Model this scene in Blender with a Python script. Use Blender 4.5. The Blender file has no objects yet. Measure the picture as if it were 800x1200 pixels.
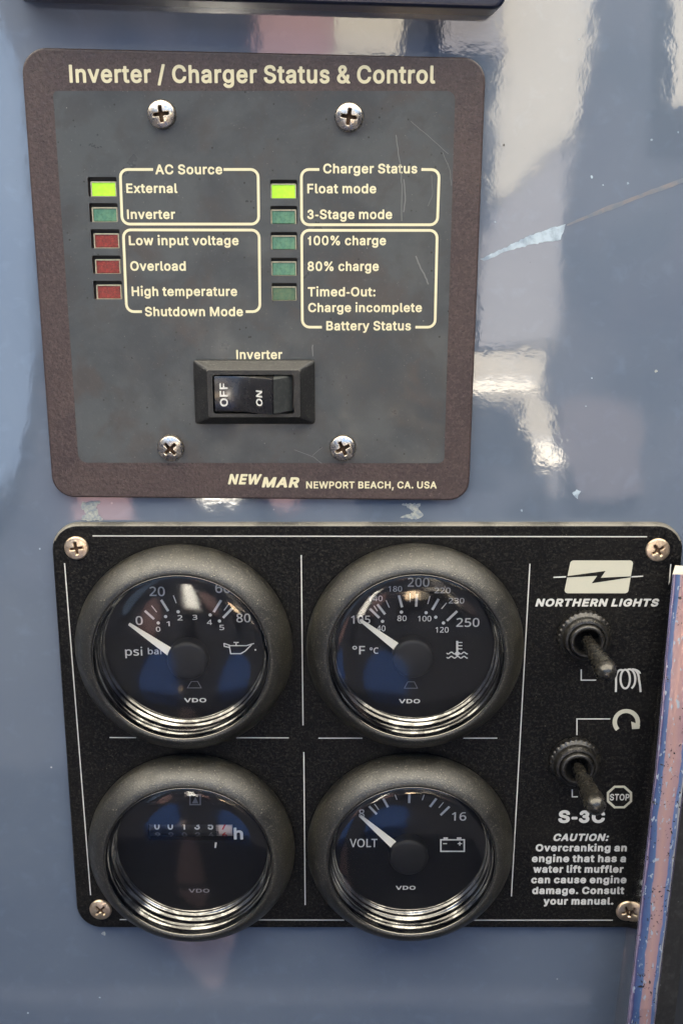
import bpy, bmesh, math, random
from mathutils import Vector, Matrix
from mathutils.geometry import tessellate_polygon

# ------------------------------------------------------------------ camera, sky, sun, exposure
C = bpy.context.scene.collection
SC = bpy.context.scene
MM = 0.001
FPX, DIST = 1400.0, 350.0
TILT = math.atan(FPX / 4800.0)
CAMZ, CAMY = DIST * math.cos(TILT), DIST * math.sin(TILT)
cd = bpy.data.cameras.new('camera'); cam = bpy.data.objects.new('camera', cd); C.objects.link(cam)
cam.location = (0, -CAMZ * MM, CAMY * MM)
cam.rotation_euler = (math.pi / 2 - TILT, 0, 0)
cd.sensor_fit = 'VERTICAL'; cd.sensor_height = 24; cd.lens = 24 * FPX / 1200.0
cd.clip_start = 0.01; cd.clip_end = 500
SC.camera = cam
SUN_EL, SUN_AZ = math.radians(52), math.radians(12)      # the sun stands behind the wall, so the panels are in open shade
w = bpy.data.worlds.new('World'); SC.world = w; w.use_nodes = True
nt = w.node_tree; bg = nt.nodes['Background']
sky = nt.nodes.new('ShaderNodeTexSky'); sky.sky_type = 'NISHITA'; sky.sun_disc = False
sky.sun_elevation = SUN_EL; sky.sun_rotation = SUN_AZ; sky.dust_density = 2.0; sky.altitude = 0
nt.links.new(sky.outputs[0], bg.inputs[0]); bg.inputs[1].default_value = 0.14
sd = bpy.data.lights.new('sun', 'SUN'); sd.energy = 5.0; sd.angle = math.radians(0.5); sd.color = (1.0, .95, .86)
sun = bpy.data.objects.new('sun', sd); C.objects.link(sun)
sdir = Vector((math.sin(SUN_AZ) * math.cos(SUN_EL), math.cos(SUN_AZ) * math.cos(SUN_EL), math.sin(SUN_EL)))
sun.rotation_euler = sdir.to_track_quat('Z', 'Y').to_euler(); sun.location = sdir * 3
SC.view_settings.view_transform = 'Standard'; SC.view_settings.look = 'None'
SC.view_settings.exposure = 2.2; SC.view_settings.gamma = 1
SC.cycles.max_bounces = 8; SC.cycles.transparent_max_bounces = 12; SC.cycles.caustics_reflective = False
SC.cycles.use_denoising = True

def U(px, py, z=0.0):
    """point (mm, on the plane z above the wall) seen at a pixel of the 800x1200 photograph"""
    a = (px - 400) / FPX; b = -(py - 600) / FPX
    s, c = math.sin(TILT), math.cos(TILT)
    t = (z - CAMZ) / (-c - b * s)
    return (t * a, CAMY + t * (-s + b * c))

# ------------------------------------------------------------------ materials
def mat(name, col, rough=.5, metal=0., spec=.5, coat=0., noise=None, bump=None, specks=None, emit=None, fine=None, rvar=None, ior=None):
    m = bpy.data.materials.new(name); m.use_nodes = True
    N = m.node_tree.nodes; L = m.node_tree.links; p = N['Principled BSDF']
    p.inputs['Roughness'].default_value = rough; p.inputs['Metallic'].default_value = metal
    p.inputs['Specular IOR Level'].default_value = spec; p.inputs['Coat Weight'].default_value = coat
    p.inputs['Coat Roughness'].default_value = .04
    if ior: p.inputs['IOR'].default_value = ior
    tc = N.new('ShaderNodeTexCoord'); mp = N.new('ShaderNodeMapping'); mp.inputs['Scale'].default_value = (1000,) * 3
    L.new(tc.outputs['Object'], mp.inputs[0]); V = mp.outputs[0]
    def nz(sc, det=4, r=.55, dist=0):
        n = N.new('ShaderNodeTexNoise'); n.inputs['Scale'].default_value = sc; n.inputs['Detail'].default_value = det
        n.inputs['Roughness'].default_value = r; n.inputs['Distortion'].default_value = dist; L.new(V, n.inputs['Vector']); return n.outputs['Fac']
    def ramp(f, a, b, c0=(0, 0, 0), c1=(1, 1, 1)):
        r = N.new('ShaderNodeValToRGB'); e = r.color_ramp.elements
        e[0].position = a; e[1].position = b; e[0].color = (*c0, 1); e[1].color = (*c1, 1); L.new(f, r.inputs[0]); return r.outputs[0]
    def mix(f, a, b):
        x = N.new('ShaderNodeMix'); x.data_type = 'RGBA'
        if isinstance(f, float): x.inputs[0].default_value = f
        else: L.new(f, x.inputs[0])
        for i, v in ((6, a), (7, b)):
            if isinstance(v, tuple): x.inputs[i].default_value = (*v, 1)
            else: L.new(v, x.inputs[i])
        return x.outputs[2]
    cur = col
    for (sc, a, b, c2, amt) in (noise or []):
        f = ramp(nz(sc, 6, .6, .4), a, b, (0, 0, 0), (amt,) * 3); cur = mix(f, cur, c2)
    for (sc, th, c2, amt) in (specks or []):
        v = N.new('ShaderNodeTexVoronoi'); v.inputs['Scale'].default_value = sc; L.new(V, v.inputs['Vector'])
        f = ramp(v.outputs['Distance'], th * .6, th, (amt,) * 3, (0, 0, 0))
        g = ramp(nz(sc * .35, 2), .5, .58)
        mu = N.new('ShaderNodeMix'); mu.data_type = 'RGBA'; mu.blend_type = 'MULTIPLY'; mu.inputs[0].default_value = 1
        L.new(f, mu.inputs[6]); L.new(g, mu.inputs[7]); cur = mix(mu.outputs[2], cur, c2)
    if isinstance(cur, tuple): p.inputs['Base Color'].default_value = (*cur, 1)
    else: L.new(cur, p.inputs['Base Color'])
    if rvar:
        sc, lo, hi = rvar
        mr = N.new('ShaderNodeMapRange'); mr.inputs['From Min'].default_value = .3; mr.inputs['From Max'].default_value = .7
        mr.inputs['To Min'].default_value = lo; mr.inputs['To Max'].default_value = hi
        L.new(nz(sc, 6), mr.inputs[0]); L.new(mr.outputs[0], p.inputs['Roughness'])
    prev = None
    for (sc, dist, det) in (bump or []):
        b = N.new('ShaderNodeBump'); b.inputs['Strength'].default_value = 1; b.inputs['Distance'].default_value = dist * MM
        L.new(nz(sc, det), b.inputs['Height'])
        if prev: L.new(prev, b.inputs['Normal'])
        prev = b.outputs[0]
    if prev: L.new(prev, p.inputs['Normal'])
    if emit:
        p.inputs['Emission Color'].default_value = (*emit[0], 1); p.inputs['Emission Strength'].default_value = emit[1]
    return m

M = {}
M['wall'] = mat('blue_gelcoat', (.122, .152, .202), .05, spec=1.0, coat=.0, ior=1.6,
                noise=[(.012, .42, .62, (.096, .124, .176), .7), (.15, .55, .75, (.15, .2, .28), .35)],
                specks=[(.09, .035, (.6, .62, .62), .8), (.22, .03, (.02, .02, .03), .6)],
                bump=[(.012, .12, 1), (.06, .035, 2), (.30, .0085, 3), (1.2, .0008, 1)], rvar=(.03, .02, .07))
M['brown'] = mat('brown_crinkle_enamel', (.040, .026, .026), .42, spec=.55,
                 noise=[(.05, .4, .65, (.060, .040, .036), .8), (1.2, .50, .60, (.085, .060, .056), .5), (1.6, .57, .65, (.010, .007, .007), .7)],
                 specks=[(.5, .07, (.25, .2, .17), .6)], bump=[(.9, .16, 4), (3.2, .05, 2)], rvar=(.4, .28, .55))
M['grey'] = mat('worn_grey_field', (.037, .042, .047), .36, spec=.5,
                noise=[(.035, .42, .58, (.060, .067, .071), .9), (.05, .54, .64, (.054, .047, .045), .8), (.12, .52, .64, (.042, .041, .042), .5), (1.1, .6, .74, (.11, .115, .11), .35)],
                specks=[(.40, .13, (.010, .010, .010), .9), (.15, .05, (.012, .012, .012), .9), (.8, .09, (.22, .22, .2), .7), (.22, .035, (.3, .3, .27), .8)], bump=[(.5, .03, 4), (2.5, .012, 2)], rvar=(.10, .27, .5))
M['cream'] = mat('cream_print', (.70, .65, .44), .45, noise=[(1.5, .5, .8, (.62, .56, .36), .5)])
M['edge'] = mat('bare_plate_edge', (.34, .27, .17), .5, metal=.2, noise=[(.35, .46, .54, (.03, .022, .018), .95)])
M['steel'] = mat('stainless_screw', (.62, .56, .48), .26, metal=1, noise=[(.9, .45, .7, (.42, .33, .24), .7)], bump=[(1.2, .03, 3)], rvar=(.9, .15, .4))
M['zinc'] = mat('yellowed_screw', (.72, .58, .42), .33, metal=.9, noise=[(.8, .45, .7, (.45, .30, .18), .7)], bump=[(1.0, .03, 3)])
M['rust'] = mat('rusty_recess', (.10, .050, .022), .8, noise=[(1.5, .4, .7, (.03, .016, .01), .9)])
M['socket'] = mat('dark_led_socket', (.012, .012, .011), .6)
M['bezel_led'] = mat('cream_led_frame', (.42, .40, .30), .5, noise=[(1.6, .4, .7, (.25, .22, .16), .8)])
M['lit'] = mat('lit_green_lens', (.22, .50, .03), .35, emit=((.30, .72, .010), .13), noise=[(.5, .3, .7, (.45, .8, .05), .8)])
M['teal'] = mat('unlit_green_lens', (.065, .18, .125), .3, noise=[(.3, .42, .6, (.12, .25, .15), .9), (2., .5, .7, (.035, .11, .07), .7)])
M['olive'] = mat('dim_green_lens', (.09, .15, .085), .45, noise=[(.8, .4, .65, (.045, .11, .07), .9), (2., .5, .7, (.15, .16, .09), .5)])
M['red'] = mat('unlit_red_lens', (.24, .026, .020), .35, noise=[(1.6, .42, .6, (.10, .022, .016), .9), (2.5, .6, .7, (.42, .14, .10), .6)], bump=[(1.5, .08, 3)])
M['rocker_frame'] = mat('grained_black_frame', (.011, .011, .011), .38, noise=[(.4, .45, .7, (.026, .026, .024), .6), (2.2, .56, .66, (.07, .068, .06), .6)], bump=[(1.8, .10, 3)], specks=[(.8, .09, (.22, .2, .15), .5)])
M['rocker'] = mat('smooth_black_rocker', (.011, .010, .010), .20, spec=1.0, noise=[(.4, .5, .8, (.04, .036, .03), .4)], rvar=(.3, .16, .34))
M['rocker_end'] = mat('dusty_rocker_end', (.030, .033, .034), .42, noise=[(.8, .45, .7, (.065, .07, .068), .7)])  # end face given a lighter grey than the rocker face
M['offwhite'] = mat('off_white_print', (.56, .54, .43), .5, noise=[(1.2, .5, .8, (.5, .5, .40), .5)])
M['worn'] = mat('worn_plate_edge', (.16, .15, .125), .45, noise=[(.06, .45, .6, (.05, .048, .04), .9), (1.5, .55, .7, (.30, .28, .23), .5)])  # lighter colour paints the highlight along the plate's top bevel
M['white'] = mat('white_print', (.62, .61, .57), .5, noise=[(1.2, .5, .8, (.5, .5, .46), .5)])
M['dim'] = mat('faint_grey_print', (.16, .16, .17), .5)
M['plate'] = mat('black_grained_plate', (.0035, .0035, .004), .42, spec=.16, noise=[(1.1, .50, .62, (.020, .019, .017), .9), (.02, .5, .7, (.014, .013, .011), .8), (2.2, .60, .68, (.060, .055, .045), .7)],
                 specks=[(.35, .06, (.22, .20, .16), .6), (1.0, .10, (.12, .11, .08), .7)], bump=[(1.1, .22, 4), (3.5, .05, 2)], rvar=(.2, .3, .5))
M['bezel'] = mat('black_gauge_bezel', (.0045, .0045, .0045), .34, spec=.8, noise=[(.05, .46, .66, (.022, .020, .014), .8), (1.8, .52, .64, (.022, .020, .015), .8), (2.4, .57, .64, (.13, .12, .09), .75)],
                 specks=[(.9, .14, (.33, .30, .23), .8), (1.7, .17, (.28, .25, .19), .8)], bump=[(2.6, .13, 2)], rvar=(.3, .28, .5))
M['dial'] = mat('black_dial', (.005, .005, .006), .5, spec=.15, noise=[(1.5, .5, .8, (.008, .008, .010), .8)])
M['well'] = mat('polished_gauge_well', (.40, .39, .365), .17, metal=1, noise=[(.10, .44, .56, (.08, .078, .075), .9)], bump=[(.12, .12, 2)])
M['rim'] = mat('bright_glass_rim', (.20, .19, .17), .22, metal=1)
M['hub'] = mat('black_needle_hub', (.009, .009, .010), .5, spec=.25, bump=[(1.5, .02, 3)], specks=[(.8, .08, (.2, .2, .2), .4)])
M['needle'] = mat('cream_needle', (.80, .76, .66), .4)
M['toggle'] = mat('black_toggle_metal', (.013, .012, .011), .30, metal=.2, spec=.8, noise=[(.9, .52, .7, (.055, .05, .038), .7)], bump=[(.9, .08, 3)], rvar=(.6, .2, .45))
M['lever'] = mat('worn_lever_metal', (.030, .028, .024), .26, metal=.55, spec=1., noise=[(.9, .52, .7, (.09, .08, .06), .7)], bump=[(.9, .05, 3)], rvar=(.6, .18, .36))
M['navy'] = mat('navy_plastic', (.010, .013, .030), .3, spec=.5, bump=[(.6, .03, 3)], specks=[(.5, .05, (.2, .2, .22), .5)])
M['residue'] = mat('dried_adhesive', (.42, .43, .38), .7, noise=[(.9, .4, .6, (.2, .24, .28), .9)], bump=[(.9, .2, 4)])
M['scuff'] = mat('pale_scuff', (.44, .53, .60), .5, noise=[(.35, .42, .62, (.20, .26, .33), .9)])
M['scuff_brown'] = mat('brown_scuff', (.20, .19, .20), .5, noise=[(.3, .4, .6, (.13, .16, .2), .9)])
M['scratch'] = mat('pale_scratch', (.15, .155, .155), .6)
M['drum'] = mat('counter_wheel', (.012, .012, .012), .5)
M['drum_light'] = mat('cream_counter_wheel', (.7, .55, .45), .5)
M['redprint'] = mat('red_print', (.6, .04, .02), .5)
M['smoke'] = mat('smoked_acrylic', (.006, .006, .007), .10, spec=1.0, coat=1., noise=[(.30, .48, .56, (.05, .048, .042), .8), (1.2, .58, .64, (.16, .15, .13), .6)], bump=[(.45, .25, 3)])
M['rubber'] = mat('black_rubber', (.010, .010, .010), .55, noise=[(.5, .5, .7, (.035, .035, .035), .6)], bump=[(.6, .15, 3)], specks=[(.3, .08, (.2, .2, .2), .5)])
M['frame'] = mat('charcoal_frame', (.030, .033, .037), .4)
M['silver'] = mat('polished_lip', (.20, .18, .21), .25, metal=.8, noise=[(.2, .4, .6, (.35, .3, .5), .7)])

def glass_mat():
    m = bpy.data.materials.new('gauge_crystal'); m.use_nodes = True; N = m.node_tree.nodes; L = m.node_tree.links
    N.clear(); o = N.new('ShaderNodeOutputMaterial'); t = N.new('ShaderNodeBsdfTransparent'); g = N.new('ShaderNodeBsdfGlossy')
    g.inputs['Roughness'].default_value = .06; fr = N.new('ShaderNodeFresnel'); ge = N.new('ShaderNodeNewGeometry'); mr = N.new('ShaderNodeMapRange'); mr.inputs['To Min'].default_value = 1.52; mr.inputs['To Max'].default_value = 1 / 1.52; L.new(ge.outputs['Backfacing'], mr.inputs[0]); L.new(mr.outputs[0], fr.inputs['IOR'])
    t.inputs['Color'].default_value = (.95, .96, .97, 1)
    x = N.new('ShaderNodeMixShader'); L.new(fr.outputs[0], x.inputs[0]); L.new(t.outputs[0], x.inputs[1]); g2 = N.new('ShaderNodeBsdfGlossy'); g2.inputs['Roughness'].default_value = .22; gm = N.new('ShaderNodeMixShader'); gm.inputs[0].default_value = .12; L.new(g.outputs[0], gm.inputs[1]); L.new(g2.outputs[0], gm.inputs[2]); L.new(gm.outputs[0], x.inputs[2]); L.new(x.outputs[0], o.inputs[0])
    return m
M['glass'] = glass_mat()

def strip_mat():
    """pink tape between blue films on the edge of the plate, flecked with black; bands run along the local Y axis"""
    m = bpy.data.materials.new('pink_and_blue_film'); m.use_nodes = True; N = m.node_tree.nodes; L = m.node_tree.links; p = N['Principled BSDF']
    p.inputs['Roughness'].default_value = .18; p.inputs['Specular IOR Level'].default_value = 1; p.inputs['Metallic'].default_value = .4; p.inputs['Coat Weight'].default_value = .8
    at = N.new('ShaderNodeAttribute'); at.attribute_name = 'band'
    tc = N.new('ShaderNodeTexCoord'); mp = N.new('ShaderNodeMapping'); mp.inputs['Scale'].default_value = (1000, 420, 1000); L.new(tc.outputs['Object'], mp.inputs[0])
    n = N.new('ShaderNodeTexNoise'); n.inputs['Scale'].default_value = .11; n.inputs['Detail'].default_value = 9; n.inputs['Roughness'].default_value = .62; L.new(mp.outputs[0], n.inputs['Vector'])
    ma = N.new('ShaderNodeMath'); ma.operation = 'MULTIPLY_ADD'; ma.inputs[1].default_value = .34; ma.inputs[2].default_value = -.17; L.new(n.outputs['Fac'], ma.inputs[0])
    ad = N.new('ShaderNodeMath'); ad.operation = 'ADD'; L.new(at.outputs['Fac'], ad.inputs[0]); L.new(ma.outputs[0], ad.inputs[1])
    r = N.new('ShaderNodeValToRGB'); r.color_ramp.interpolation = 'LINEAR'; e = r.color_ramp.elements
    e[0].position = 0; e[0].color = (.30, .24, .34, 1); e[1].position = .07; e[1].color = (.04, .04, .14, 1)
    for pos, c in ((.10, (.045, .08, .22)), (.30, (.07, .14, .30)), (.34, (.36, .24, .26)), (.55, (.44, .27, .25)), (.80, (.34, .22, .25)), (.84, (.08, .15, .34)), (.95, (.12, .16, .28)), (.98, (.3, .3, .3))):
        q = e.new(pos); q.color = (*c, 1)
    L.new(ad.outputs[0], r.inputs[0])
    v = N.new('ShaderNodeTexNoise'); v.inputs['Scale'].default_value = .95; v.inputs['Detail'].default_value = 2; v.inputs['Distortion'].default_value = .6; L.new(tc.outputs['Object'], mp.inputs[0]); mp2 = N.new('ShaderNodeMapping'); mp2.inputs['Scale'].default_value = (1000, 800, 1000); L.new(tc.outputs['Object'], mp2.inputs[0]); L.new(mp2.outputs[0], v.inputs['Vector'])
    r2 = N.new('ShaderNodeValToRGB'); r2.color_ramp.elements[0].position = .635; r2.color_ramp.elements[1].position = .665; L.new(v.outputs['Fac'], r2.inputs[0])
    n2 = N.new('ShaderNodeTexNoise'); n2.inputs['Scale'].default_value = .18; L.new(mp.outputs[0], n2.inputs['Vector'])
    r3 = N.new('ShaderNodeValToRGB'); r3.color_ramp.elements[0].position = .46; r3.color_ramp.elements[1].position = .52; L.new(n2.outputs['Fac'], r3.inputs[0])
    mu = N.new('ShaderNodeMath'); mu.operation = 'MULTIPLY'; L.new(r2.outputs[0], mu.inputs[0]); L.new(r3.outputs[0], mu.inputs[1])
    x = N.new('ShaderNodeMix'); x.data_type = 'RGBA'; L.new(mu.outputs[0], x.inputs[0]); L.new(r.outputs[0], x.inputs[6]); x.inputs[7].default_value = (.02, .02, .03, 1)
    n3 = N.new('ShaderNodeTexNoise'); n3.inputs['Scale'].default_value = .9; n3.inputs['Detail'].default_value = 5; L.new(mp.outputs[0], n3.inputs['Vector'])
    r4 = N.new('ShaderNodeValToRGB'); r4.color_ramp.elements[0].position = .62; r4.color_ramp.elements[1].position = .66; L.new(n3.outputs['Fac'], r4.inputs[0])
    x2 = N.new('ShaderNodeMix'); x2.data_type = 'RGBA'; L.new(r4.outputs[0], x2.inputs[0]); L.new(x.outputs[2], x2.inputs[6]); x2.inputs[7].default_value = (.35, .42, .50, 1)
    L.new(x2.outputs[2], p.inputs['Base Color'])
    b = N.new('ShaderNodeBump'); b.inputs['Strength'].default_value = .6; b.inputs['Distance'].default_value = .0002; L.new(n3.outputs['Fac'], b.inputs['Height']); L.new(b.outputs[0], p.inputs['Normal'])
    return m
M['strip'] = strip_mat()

# ------------------------------------------------------------------ mesh helpers. Panel frame, mm: x right, y up, z out of the wall
class MB:
    def __init__(s): s.v = []; s.f = []
    def add(s, vs, fs):
        n = len(s.v); s.v += vs; s.f += [tuple(i + n for i in f) for f in fs]
    def poly(s, loops, z):
        """flat sheet from an outer loop and holes"""
        vs = [(x, y, z) for l in loops for x, y in l]
        tr = tessellate_polygon([[Vector((x, y, 0)) for x, y in l] for l in loops])
        out = []
        for t in tr:
            a, b, c = (vs[i] for i in t)
            if (b[0] - a[0]) * (c[1] - a[1]) - (b[1] - a[1]) * (c[0] - a[0]) < 0: t = t[::-1]
            out.append(tuple(t))
        s.add(vs, out)
    def walls(s, loop, z0, z1, flip=False):
        n = len(loop); vs = [(x, y, z0) for x, y in loop] + [(x, y, z1) for x, y in loop]
        fs = [(i, (i + 1) % n, n + (i + 1) % n, n + i) for i in range(n)]
        if flip: fs = [f[::-1] for f in fs]
        s.add(vs, fs)
    def slab(s, outer, holes, z0, z1, bev=0.):
        """plate with real holes and a rounded front edge; outer loop counter-clockwise"""
        if bev:
            steps = 4; prev = None
            for k in range(steps + 1):
                a = math.pi / 2 * k / steps
                l = inset(outer, bev * (1 - math.cos(a))); zz = z1 - bev + bev * math.sin(a)
                if prev: s.bridge(prev[0], prev[1], l, zz)
                prev = (l, zz)
            s.walls(outer, z0, z1 - bev); top = prev[0]
        else: s.walls(outer, z0, z1); top = outer
        s.poly([top] + holes, z1)
        for h in holes: s.walls(h, z0, z1, True)
    def bridge(s, l0, z0, l1, z1):
        n = len(l0); vs = [(x, y, z0) for x, y in l0] + [(x, y, z1) for x, y in l1]
        s.add(vs, [(i, (i + 1) % n, n + (i + 1) % n, n + i) for i in range(n)])
    def lathe(s, prof, seg=72, cx=0, cy=0, rmod=None):
        vs = []; fs = []
        for k, (r, z) in enumerate(prof):
            for i in range(seg):
                a = 2 * math.pi * i / seg; rr = r * (rmod(i, k) if rmod else 1)
                vs.append((cx + rr * math.cos(a), cy + rr * math.sin(a), z))
        for k in range(len(prof) - 1):
            for i in range(seg):
                j = (i + 1) % seg; fs.append((k * seg + i, k * seg + j, (k + 1) * seg + j, (k + 1) * seg + i))
        s.add(vs, fs)
        if prof[-1][0] < .05: pass
    def disc(s, r, z, seg=64, cx=0, cy=0):
        s.poly([[(cx + r * math.cos(2 * math.pi * i / seg), cy + r * math.sin(2 * math.pi * i / seg)) for i in range(seg)]], z)
    def ribbon(s, pts, w, z, closed=False):
        """a flat printed line of width w along pts"""
        n = len(pts); L = []; R = []
        for i in range(n):
            p = Vector(pts[i]); a = Vector(pts[i - 1] if (i or closed) else pts[i]); b = Vector(pts[(i + 1) % n] if (i < n - 1 or closed) else pts[i])
            d1 = (p - a); d2 = (b - p)
            if d1.length < 1e-6: d1 = d2
            if d2.length < 1e-6: d2 = d1
            d1.normalize(); d2.normalize(); t = (d1 + d2).normalized(); nrm = Vector((-t.y, t.x)); k = w / 2 / max(.35, nrm.dot(Vector((-d1.y, d1.x))))
            L.append(p + nrm * k); R.append(p - nrm * k)
        vs = [(q.x, q.y, z) for q in L] + [(q.x, q.y, z) for q in R]
        s.add(vs, [(i, n + i, n + (i + 1) % n, (i + 1) % n) for i in range(n if closed else n - 1)])
    def build(s, name, m, parent=None, loc=(0, 0, 0), smooth=False, off=(0, 0, 0)):
        me = bpy.data.meshes.new(name)
        ox, oy, oz = off
        me.from_pydata([((x - ox) * MM, (y - oy) * MM, (z - oz) * MM) for x, y, z in s.v], [], s.f)
        me.materials.append(M[m] if isinstance(m, str) else m)
        if smooth:
            me.polygons.foreach_set('use_smooth', [True] * len(me.polygons))
        me.update()
        o = bpy.data.objects.new(name, me); C.objects.link(o); o.location = [c * MM for c in loc]
        if parent: o.parent = parent
        else: o.rotation_euler = (math.pi / 2, 0, 0); o.location = (loc[0] * MM, -loc[2] * MM, loc[1] * MM)
        return o

def inset(loop, d):
    n = len(loop); out = []
    for i in range(n):
        p = Vector(loop[i]); a = (p - Vector(loop[i - 1])).normalized(); b = (Vector(loop[(i + 1) % n]) - p).normalized()
        na = Vector((-a.y, a.x)); nb = Vector((-b.y, b.x)); m = (na + nb)
        m = m / max(.3, m.length_squared) * 2
        out.append(tuple(p + m * d))
    return out

def rrect(corners, r, seg=7):
    """rounded polygon through ccw corners; r is one radius or one per corner"""
    n = len(corners); out = []
    for i in range(n):
        rr = r[i] if isinstance(r, (list, tuple)) else r
        p = Vector(corners[i]); a = (Vector(corners[i - 1]) - p).normalized(); b = (Vector(corners[(i + 1) % n]) - p).normalized()
        ang = a.angle(b); t = rr / math.tan(ang / 2); c = p + (a + b).normalized() * (rr / math.sin(ang / 2))
        s0 = p + a * t - c; s1 = p + b * t - c
        a0 = math.atan2(s0.y, s0.x); a1 = math.atan2(s1.y, s1.x)
        while a1 - a0 > math.pi: a1 -= 2 * math.pi
        while a1 - a0 < -math.pi: a1 += 2 * math.pi
        for k in range(seg + 1):
            q = a0 + (a1 - a0) * k / seg; out.append((c.x + rr * math.cos(q), c.y + rr * math.sin(q)))
    return out

def box(x0, y0, x1, y1): return [(x0, y0), (x1, y0), (x1, y1), (x0, y1)]
def thing(name, x, y, z, label, cat):
    o = bpy.data.objects.new(name, None); C.objects.link(o); o.empty_display_size = .01
    o.location = (x * MM, -z * MM, y * MM); o.rotation_euler = (math.pi / 2, 0, 0); o['label'] = label; o['category'] = cat
    return o
def dup(o, parent, loc=None):
    c = o.copy(); C.objects.link(c); c.parent = parent
    if loc: c.location = [q * MM for q in loc]
    for ch in [k for k in bpy.data.objects if k.parent == o]: dup(ch, c)
    return c

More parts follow.
